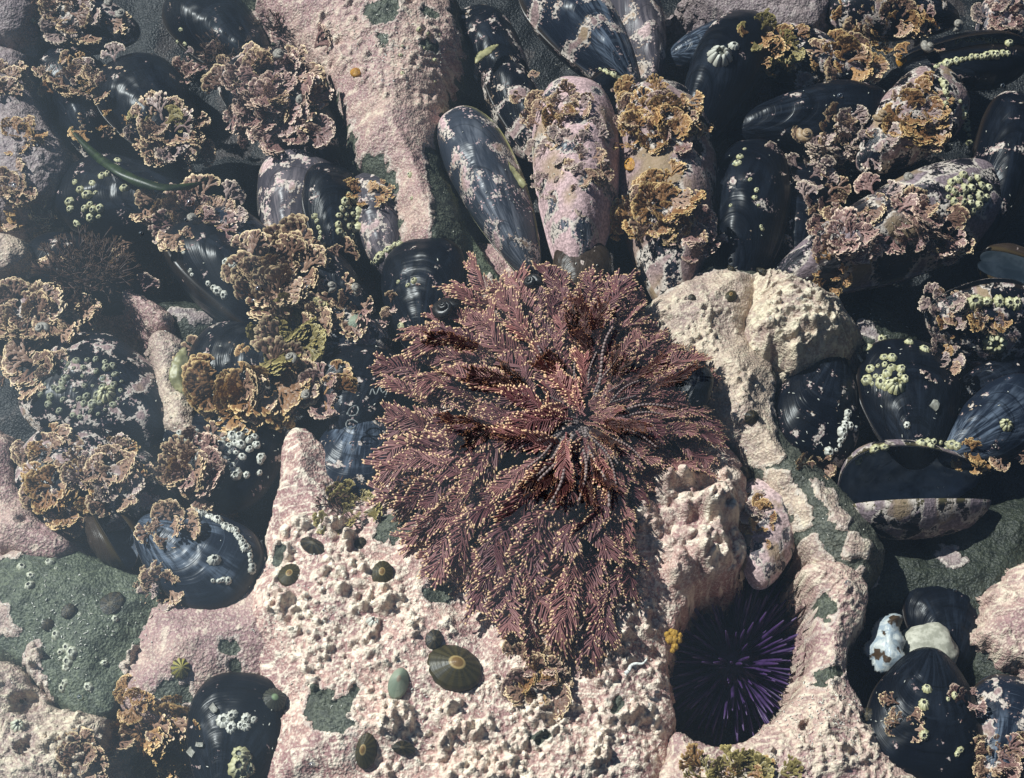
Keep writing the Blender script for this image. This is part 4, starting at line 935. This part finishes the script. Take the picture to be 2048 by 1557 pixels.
snail('black snail peeping out at the top of the plume algae', 1068, 572, 24, 'sblack', -.020)
snail('grey snail perched on the large rose brown tuft', 558, 116, 19, 'sgrey', -.020)
snail('small grey snail lower in the large rose brown tuft', 604, 202, 14, 'sgrey', -.022)
snail('first grey snail of the pair beside the upright tuft', 662, 578, 15, 'sgrey', -.030)
snail('second grey snail of the pair beside the upright tuft', 706, 580, 17, 'sgrey', -.030)
snail('round grey snail in the golden fan tuft', 585, 722, 17, 'sgrey', -.026)
snail('pale snail below the golden fan tuft', 614, 795, 15, 'sgrey', -.03)
snail('tan snail in the wide pinkish tuft', 382, 440, 15, 'sgrey', -.032)
snail('grey snail in the big bushy tan tuft', 88, 662, 19, 'sgrey', -.034)
snail('grey snail among the pale brown tuft at the top', 245, 32, 17, 'sgrey', -.032)
snail('second grey snail among the pale brown tuft at the top', 215, 12, 15, 'sgrey', -.032)
snail('tan snail in the orange tangle', 1285, 215, 18, 'stan', -.026)
snail('tan lumpy snail on the mauve coralline mat', 1610, 275, 24, 'stan', -.030)
snail('grey snail with a thin crack in the mauve growth', 1805, 365, 26, 'sgrey', -.030)
snail('grey snail under the golden growth by yellow lips', 1850, 100, 20, 'sgrey', -.035)
snail('second grey snail under the golden growth by yellow lips', 1912, 52, 18, 'sgrey', -.035)
snail('grey snail at the middle of the mixed rust growth', 1760, 235, 20, 'stan', -.032)

# ------------------------------------------------------------------ urchins
M['spine'] = simple('purple_spine', (.020, .009, .040), (.055, .024, .095), 2, .45, .4)
M['test'] = simple('urchin_body', (.012, .004, .02), (.03, .012, .045), 200, .6)
def spine_mesh():
    b = MB(); b.rod([(0, 0, 0), (0, .3, 0), (0, .7, 0), (0, 1, 0)], [.036, .040, .032, .014], [0, 0, 0, 0], 6); return b.build('spine', M['spine'])
SPM = spine_mesh()
def urchin(label, px, py, z, r, spl, n):
    e = bpy.data.objects.new('sea_urchin', None); COL.objects.link(e); e.location = at(px, py, z); tag(e, label, 'urchin'); e.empty_display_size = .01
    u, v = np.meshgrid(np.linspace(0, 2 * math.pi, 33)[:-1], np.linspace(0, math.pi, 17)); bump_ = 1 + .04 * np.cos(u * 10)
    V = np.stack([np.sin(v) * np.cos(u) * bump_, np.sin(v) * np.sin(u) * bump_, .65 * np.cos(v)], -1).reshape(-1, 3) * r
    i = np.arange(17 * 32).reshape(17, 32); j = np.roll(i, -1, 1); F = np.stack([i[:-1], i[1:], j[1:], j[:-1]], -1).reshape(-1, 4)
    link('body', mesh('body', V, F, M['test']), e)
    for k in range(n):
        zz = 1 - (k + .5) / n * 1.25; th = k * 2.39996; q = math.sqrt(max(0, 1 - zz * zz)); d = Vector((q * math.cos(th), q * math.sin(th), zz))
        d = (d + Vector((random.uniform(-.13, .13), random.uniform(-.13, .13), random.uniform(-.13, .13)))).normalized()
        o = link('spine', SPM, e); orient(o, Vector((d.x * r, d.y * r, d.z * r * .65)), d, d.orthogonal(), spl * random.uniform(.7, 1.1))
urchin('purple sea urchin with long spines filling the rock hollow', 1468, 1322, -.108, .024, .031, 295)
urchin('dark purple urchin half hidden behind the broken white shell', 1735, 1330, -.100, .013, .018, 150)

# ------------------------------------------------------------------ broken shell, lip shell, sponge, worm tubes, green strand, filaments, shell bits
def plate(name, label, cat, poly, z, mat, th=.0012, dome=.006, tiltv=(0, 0), crust=None, mats=None, att=None):
    P = wpoly(poly, z, 2); lo = P.min(0); hi = P.max(0); res = .0009
    X, Y = np.meshgrid(np.arange(lo[0] - res, hi[0] + 2 * res, res), np.arange(lo[1] - res, hi[1] + 2 * res, res)); d = sdf(P, X, Y); cx, cy = (lo + hi) / 2
    Z = z + dome * (1 - np.exp(-np.maximum(d, 0) / .006)) + tiltv[0] * (X - cx) + tiltv[1] * (Y - cy) + fbm(X * 160, Y * 160, 3, 5) * .0012
    keep = d > -res * .6; ny, nx = X.shape; idx = np.arange(nx * ny).reshape(ny, nx)
    F = np.stack([idx[:-1, :-1], idx[:-1, 1:], idx[1:, 1:], idx[1:, :-1]], -1).reshape(-1, 4); F = F[keep.ravel()[F].all(1)]
    us = np.unique(F); mp = np.full(nx * ny, -1); mp[us] = np.arange(len(us)); F = mp[F]
    V = np.stack([X.ravel(), Y.ravel(), Z.ravel()], 1)[us]; o = link(name, mesh(name, V, F, M[mat]))
    sm = o.modifiers.new('thickness', 'SOLIDIFY'); sm.thickness = th; sm.offset = -1
    return tag(o, label, cat)
def bshell():
    n = NT('weathered_shell'); c = n.co(); f = n.noise(c, 190, 4, .65, .8); g_ = n.noise(c, 85, 3)
    col = n.mix(n.ss(f, .4, .6), (.26, .31, .35), (.48, .50, .48)); col = n.mix(n.ss(g_, .57, .62), col, (.05, .03, .015)); return n.bsdf(col, .4, n.bump(f, .5, .001), .4)
M['bshell'] = bshell()
plate('broken_shell', 'broken bluish white shell with brown stains beside the pale pebble', 'shell', [(1765,1230),(1800,1228),(1805,1245),(1795,1262),(1812,1290),(1800,1305),(1815,1325),(1795,1342),(1770,1350),(1750,1345),(1745,1320),(1728,1300),(1730,1285),(1745,1275),(1745,1250)], -.052, 'bshell', .0015, .012, (.35, -.1))
M['lip'] = simple('yellow_shell_lip', (.17, .16, .07), (.33, .30, .15), 120, .45, .4)
plate('shell_lip', 'yellow green crescent shell lip at the end of the black mussel', 'shell', [(373,693),(378,715),(374,750),(378,775),(386,796),(365,788),(345,775),(337,757),(345,728),(358,705)], -.036, 'lip', .0012, .004, (-.25, .1))
plate('torn_shell_edge', 'torn yellow shell flake on the edge of the slate blue mussel', 'shell', [(955,255),(975,275),(985,300),(1010,315),(1030,335),(1058,365),(1045,372),(1030,355),(1010,378),(995,355),(988,320),(970,290)], -.026, 'lip', .0010, .003, (.1, .25))
plate('shell_flake', 'pointed yellow green flake sticking out from the pink ledge', 'shell', [(950,112),(968,98),(1002,84),(985,105),(965,118),(950,130)], -.040, 'lip', .001, .002)
M['sponge'] = simple('yellow_sponge', (.26, .14, .02), (.46, .28, .05), 500, .7)
def lumps(name, label, cat, pts, mat, z):
    e = bpy.data.objects.new(name, None); COL.objects.link(e); e.location = at(pts[0][0], pts[0][1], z); tag(e, label, cat); e.empty_display_size = .01
    for (x, y, r) in pts:
        u, v = np.meshgrid(np.linspace(0, 2 * math.pi, 25)[:-1], np.linspace(0, math.pi, 13)); q = 1 + .28 * fbm(np.cos(u) * np.sin(v) * 2 + x, np.sin(u) * np.sin(v) * 2 + np.cos(v) * 2, 3, int(y))
        V = np.stack([np.sin(v) * np.cos(u) * q, np.sin(v) * np.sin(u) * q, np.cos(v) * q], -1).reshape(-1, 3) * r * S
        i = np.arange(13 * 24).reshape(13, 24); j = np.roll(i, -1, 1); F = np.stack([i[:-1], i[1:], j[1:], j[:-1]], -1).reshape(-1, 4)
        o = link('lobe', mesh('lobe', V, F, M[mat]), e); o.location = at(x, y, z) - e.location
    return e
lumps('sponge', 'small yellow sponge on the rim of the urchin hollow', 'sponge', [(1340,1280,9),(1349,1268,8),(1357,1281,7),(1350,1294,7),(1343,1264,6),(1349,1281,9),(1360,1271,5),(1345,1302,5),(1334,1270,6)], 'sponge', -.032)
def tube(name, label, cat, pts, z, r, mat, taper=False):
    b = MB(); Q = [at(x, y, z + (dz if len(rest) else 0)) for (x, y, *rest) in pts for dz in [rest[0] if rest else 0]]
    Pn = []
    for i in range(len(Q) - 1):
        p0, p1, p2, p3 = Q[max(i - 1, 0)], Q[i], Q[i + 1], Q[min(i + 2, len(Q) - 1)]
        for k in range(6):
            t = k / 6; Pn.append(.5 * ((2 * p1) + (p2 - p0) * t + (2 * p0 - 5 * p1 + 4 * p2 - p3) * t * t + (3 * p1 - p0 - 3 * p2 + p3) * t**3))
    Pn.append(Q[-1]); R = [r * S * (1 - .6 * i / len(Pn) if taper else 1 + .12 * math.sin(i * 1.3)) for i in range(len(Pn))]
    b.rod(Pn, R, [0] * len(Pn), 8); return tag(link(name, b.build(name, M[mat])), label, cat)
M['white_tube'] = simple('white_tube', (.55, .55, .50), (.8, .79, .74), 400, .5)
tube('worm_tube', 'white wavy worm tube on the knobby rock near urchin', 'worm tube', [(1250,1348),(1258,1342),(1262,1332),(1272,1328),(1285,1328),(1294,1319)], -.0165, 4.5, 'white_tube', True)
M['glass_tube'] = simple('pale_tube', (.09, .10, .10), (.22, .23, .22), 400, .4)
tube('worm_tube', 'pale curled worm tube loop on the black mussel by plume algae', 'worm tube', [(694,830),(700,818),(712,812),(717,820),(712,830),(700,832),(694,826)], -.026, 1.6, 'glass_tube')
tube('worm_tube', 'second pale worm tube loop just below the first', 'worm tube', [(716,846),(705,840),(694,844),(693,853),(700,858),(710,855)], -.028, 1.6, 'glass_tube')
tube('worm_tube', 'thin zigzag worm tube above the two loops', 'worm tube', [(740,790),(745,778),(752,790),(760,775),(765,786),(775,780),(770,795)], -.026, 1.5, 'glass_tube')
def blade(label, pts, z, wd, mat):
    P = [at(x, y, z + dz) for x, y, dz in pts]; V = []; F = []; n = len(P) * 6
    for i in range(n + 1):
        t = i / n * (len(P) - 1); k = min(int(t), len(P) - 2); u = t - k; p0, p1, p2, p3 = P[max(k - 1, 0)], P[k], P[k + 1], P[min(k + 2, len(P) - 1)]
        c = .5 * ((2 * p1) + (p2 - p0) * u + (2 * p0 - 5 * p1 + 4 * p2 - p3) * u * u + (3 * p1 - p0 - 3 * p2 + p3) * u**3)
        d = (p2 - p0 if k else p2 - p1).normalized(); sd2 = d.cross(Vector((0, 0, 1))).normalized(); ww = wd * S * math.sin(min(1, (i + 1) / n * 1.05) * math.pi)**.6
        V += [tuple(c - sd2 * ww), tuple(c + Vector((0, 0, .001))), tuple(c + sd2 * ww + Vector((0, 0, .0015 * math.sin(i * .5))))]
        if i: a = i * 3; F += [(a - 3, a - 2, a + 1, a), (a - 2, a - 1, a + 2, a + 1)]
    o = link('seaweed_blade', mesh('seaweed_blade', V, np.array(F), M[mat])); sm = o.modifiers.new('thickness', 'SOLIDIFY'); sm.thickness = .0006
    return tag(o, label, 'seaweed')
M['blade'] = simple('green_blade', (.010, .018, .006), (.026, .042, .012), 120, .4)
blade('dark green ribbon of seaweed lying across the barnacled mussel', [(140,255,-.02),(180,300,-.012),(225,335,0),(275,362,.004),(330,376,.004),(385,370,0),(415,358,-.006)], -.034, 12, 'blade')
def hair(label, px, py, rx, ry, n, ln, up=.7, name='filament_tuft'):
    loc, nr = hit(px, py); b = MB(); r = random.Random(int(px * 7 + py))
    for i in range(n):
        a = r.uniform(0, 6.28); q = math.sqrt(r.random()); p = Vector((rx * q * math.cos(a) * .7, -ry * q * math.sin(a) * .7, 0)) * S
        d = Vector((math.cos(a) * q * .35 + r.uniform(-.8, .8) + .25, -math.sin(a) * q * .35 + r.uniform(-.5, .9), r.uniform(.3, 1) * up)).normalized(); l = ln * S * r.uniform(.6, 1.1)
        c1 = p + d * l * .4; d2 = (d + Vector((r.uniform(-.4, .4), r.uniform(-.4, .4), r.uniform(-.3, .1)))).normalized(); c2 = c1 + d2 * l * .35
        for k in range(4):
            e = (d2 + Vector((r.uniform(-.5, .5), r.uniform(-.5, .5), r.uniform(-.3, .3)))).normalized(); b.rod([p, c1, c2, c2 + e * l * .3], [.0005, .00042, .00032, .00012], [0, .1, .4, 1], 4)
    o = link(name, b.build(name, M['redhair'])); o.location = loc; return tag(o, label, 'seaweed')
hair('dark red filament tuft over the green tinged mussel', 165, 545, 110, 70, 230, 62, .5)
hair('dark red filament tuft beside the large rose brown tuft', 445, 110, 70, 60, 140, 50, .5)
hair('dark brown filament wisp at the top near the pink ledge', 560, 55, 40, 25, 40, 45)
hair('wisp of brown filaments by the yellow olive tuft', 665, 1000, 28, 24, 40, 40)

def flake(label, px, py, a, bb, rot):
    loc, nr = hit(px, py); nn = (nr + Vector((0, 0, .5))).normalized(); r = random.Random(int(px)); q = [(-1, -1), (-.2, -1.1), (1, -.9), (1.1, .2), (.9, 1), (-.3, .9), (-1, 1.1)]
    top = [(x * a * S * r.uniform(.85, 1.1), y * bb * S * r.uniform(.85, 1.1), .0012 + r.uniform(0, .0008)) for x, y in q]; V = top + [(x, y, z - .0009) for x, y, z in top]; k = len(q)
    F4 = np.array([(i, (i + 1) % k, (i + 1) % k + k, i + k) for i in range(k)])
    o = link('shell_flake', mesh('shell_flake', V, [F4[:, ::-1], np.array([list(range(k)), ]), np.array([list(range(2 * k - 1, k - 1, -1))])], M['flake'], smooth=False))
    o.rotation_mode = 'QUATERNION'; o.rotation_quaternion = nn.to_track_quat('Z', 'Y') @ Quaternion((0, 0, 1), math.radians(rot)); o.location = loc; return tag(o, label, 'shell')
M['flake'] = simple('shell_flake', (.18, .17, .14), (.36, .35, .30), 300, .5)
flake('pale square shell flake on the black bottom edge mussel', 428, 1418, 8, 6, 10)
flake('grey square shell flake beside the rusty rod tuft', 385, 1505, 9, 6, 30)
flake('bent pale flake next to the grey square one', 402, 1490, 8, 4, 60)
flake('yellow stick like flake on the mussel by plume algae', 690, 760, 10, 3, 40)
flake('thin pale flake near the water line by the plume algae', 835, 775, 15, 3, 12)
flake('pale sliver on the round black mussel near its rim', 1722, 718, 11, 3, 38)
flake('whitish flake behind the round black mussel', 1868, 812, 10, 8, 0)
flake('pale chip on the dark floor beside the buried mussel', 1912, 522, 7, 4, 0)

# ------------------------------------------------------------------ loose shell grit (nobody could count it)
b = MB(); r = random.Random(5)
for i in range(1500):
    zones = ((900, 1400, 420, 150), (620, 1200, 120, 120), (150, 1250, 150, 120), (1650, 1450, 120, 90), (780, 100, 110, 90), (1700, 800, 320, 300), (430, 800, 300, 300), (1150, 350, 250, 200), (1800, 300, 240, 250))
    zx = r.choice(zones); px = r.gauss(zx[0], zx[2] * .5); py = r.gauss(zx[1], zx[3] * .5)
    if not (0 < px < 2048 and 0 < py < 1557): continue
    loc, nr = hit(px, py)
    if nr.z < .3: continue
    d = Vector((r.uniform(-1, 1), r.uniform(-1, 1), 0)).normalized(); d = (d - nr * d.dot(nr)).normalized(); l = r.uniform(1, 3.2) * S; q = loc + nr * .0005
    b.rod([q - d * l, q, q + d * l], [.00016, .00028 * r.uniform(.6, 1.6), .00016], [0, 0, 0], 4)
M['grit'] = simple('shell_grit', (.45, .43, .36), (.78, .76, .68), 700, .5)
tag(link('shell_grit', b.build('shell_grit', M['grit'])), 'pale slivers of shell grit strewn over rocks and shells', 'shell grit', None, 'stuff')
# ------------------------------------------------------------------ water
n = NT('water'); c = n.co()
hgt = n.noise(c, 5.5, 3, .5, .6)
nb = n.bump(hgt, .35, .02)
fr = n.n('ShaderNodeFresnel'); fr.inputs['IOR'].default_value = 1.27; n.put(fr.inputs['Normal'], nb)
gl = n.n('ShaderNodeBsdfGlossy'); gl.inputs['Roughness'].default_value = .52; gl.inputs['Color'].default_value = (.66, .85, 1, 1); n.put(gl.inputs['Normal'], nb)  # gloss tinted blue to colour the reflected haze
tr = n.n('ShaderNodeBsdfTransparent'); tr.inputs['Color'].default_value = (.92, .96, .97, 1)
df = n.n('ShaderNodeBsdfDiffuse'); df.inputs['Color'].default_value = (.22, .42, .72, 1)     # blue haze put into the surface colour for the reflected sky veil
mk = n.n('ShaderNodeMixShader'); mk.inputs[0].default_value = .003; n.put(mk.inputs[1], tr.outputs[0]); n.put(mk.inputs[2], df.outputs[0])
mx = n.n('ShaderNodeMixShader'); n.put(mx.inputs[0], fr.outputs[0]); n.put(mx.inputs[1], mk.outputs[0]); n.put(mx.inputs[2], gl.outputs[0])
n.t.links.new(mx.outputs[0], n.out.inputs[0]); M['water'] = n.m
wt = link('water', mesh('water', [(-6, -6, 0), (6, -6, 0), (6, 6, 0), (-6, 6, 0)], np.array([[0, 1, 2, 3]]), M['water'])); tag(wt, kind='structure')
# air bubbles afloat
n = NT('bubble'); fr = n.n('ShaderNodeLayerWeight'); fr.inputs[0].default_value = .35
gl = n.n('ShaderNodeBsdfGlossy'); gl.inputs['Roughness'].default_value = .08; tr = n.n('ShaderNodeBsdfTransparent'); tr.inputs['Color'].default_value = (.8, .85, .88, 1)
mx = n.n('ShaderNodeMixShader'); n.put(mx.inputs[0], fr.outputs['Facing']); n.put(mx.inputs[1], tr.outputs[0]); n.put(mx.inputs[2], gl.outputs[0])
n.t.links.new(mx.outputs[0], n.out.inputs[0])
u, v = np.meshgrid(np.linspace(0, 2 * math.pi, 17)[:-1], np.linspace(0, math.pi * .55, 7))
V = np.stack([np.sin(v) * np.cos(u), np.sin(v) * np.sin(u), np.cos(v)], -1).reshape(-1, 3); i = np.arange(7 * 16).reshape(7, 16); j = np.roll(i, -1, 1)
bub = mesh('bubble', V, np.stack([i[:-1], i[1:], j[1:], j[:-1]], -1).reshape(-1, 4), n.m)
for (x, y, r) in ((517,578,6),(508,602,5),(617,575,6),(1088,22,5),(1400,208,4),(1288,312,4),(1467,330,4),(2005,172,5),(1648,108,3),(1680,192,6),(1596,599,4),(1604,597,4),(1541,637,4),(30,372,6),(372,440,4),(282,467,4),(1696,1167,6),(1712,1510,3),(645,1177,4),(660,1245,4),(618,1265,4),(625,1530,6),(1308,1284,3),(160,1395,5),(380,405,6),(205,760,7),(1910,1180,3),(1300,1410,4),(76,292,4),(766,162,4)):
    o = link('bubble', bub); o.location = at(x, y, .0003); o.scale = (r * S,) * 3; tag(o, 'tiny clear air bubble floating on the water surface', 'bubble', 'air bubbles on the water')
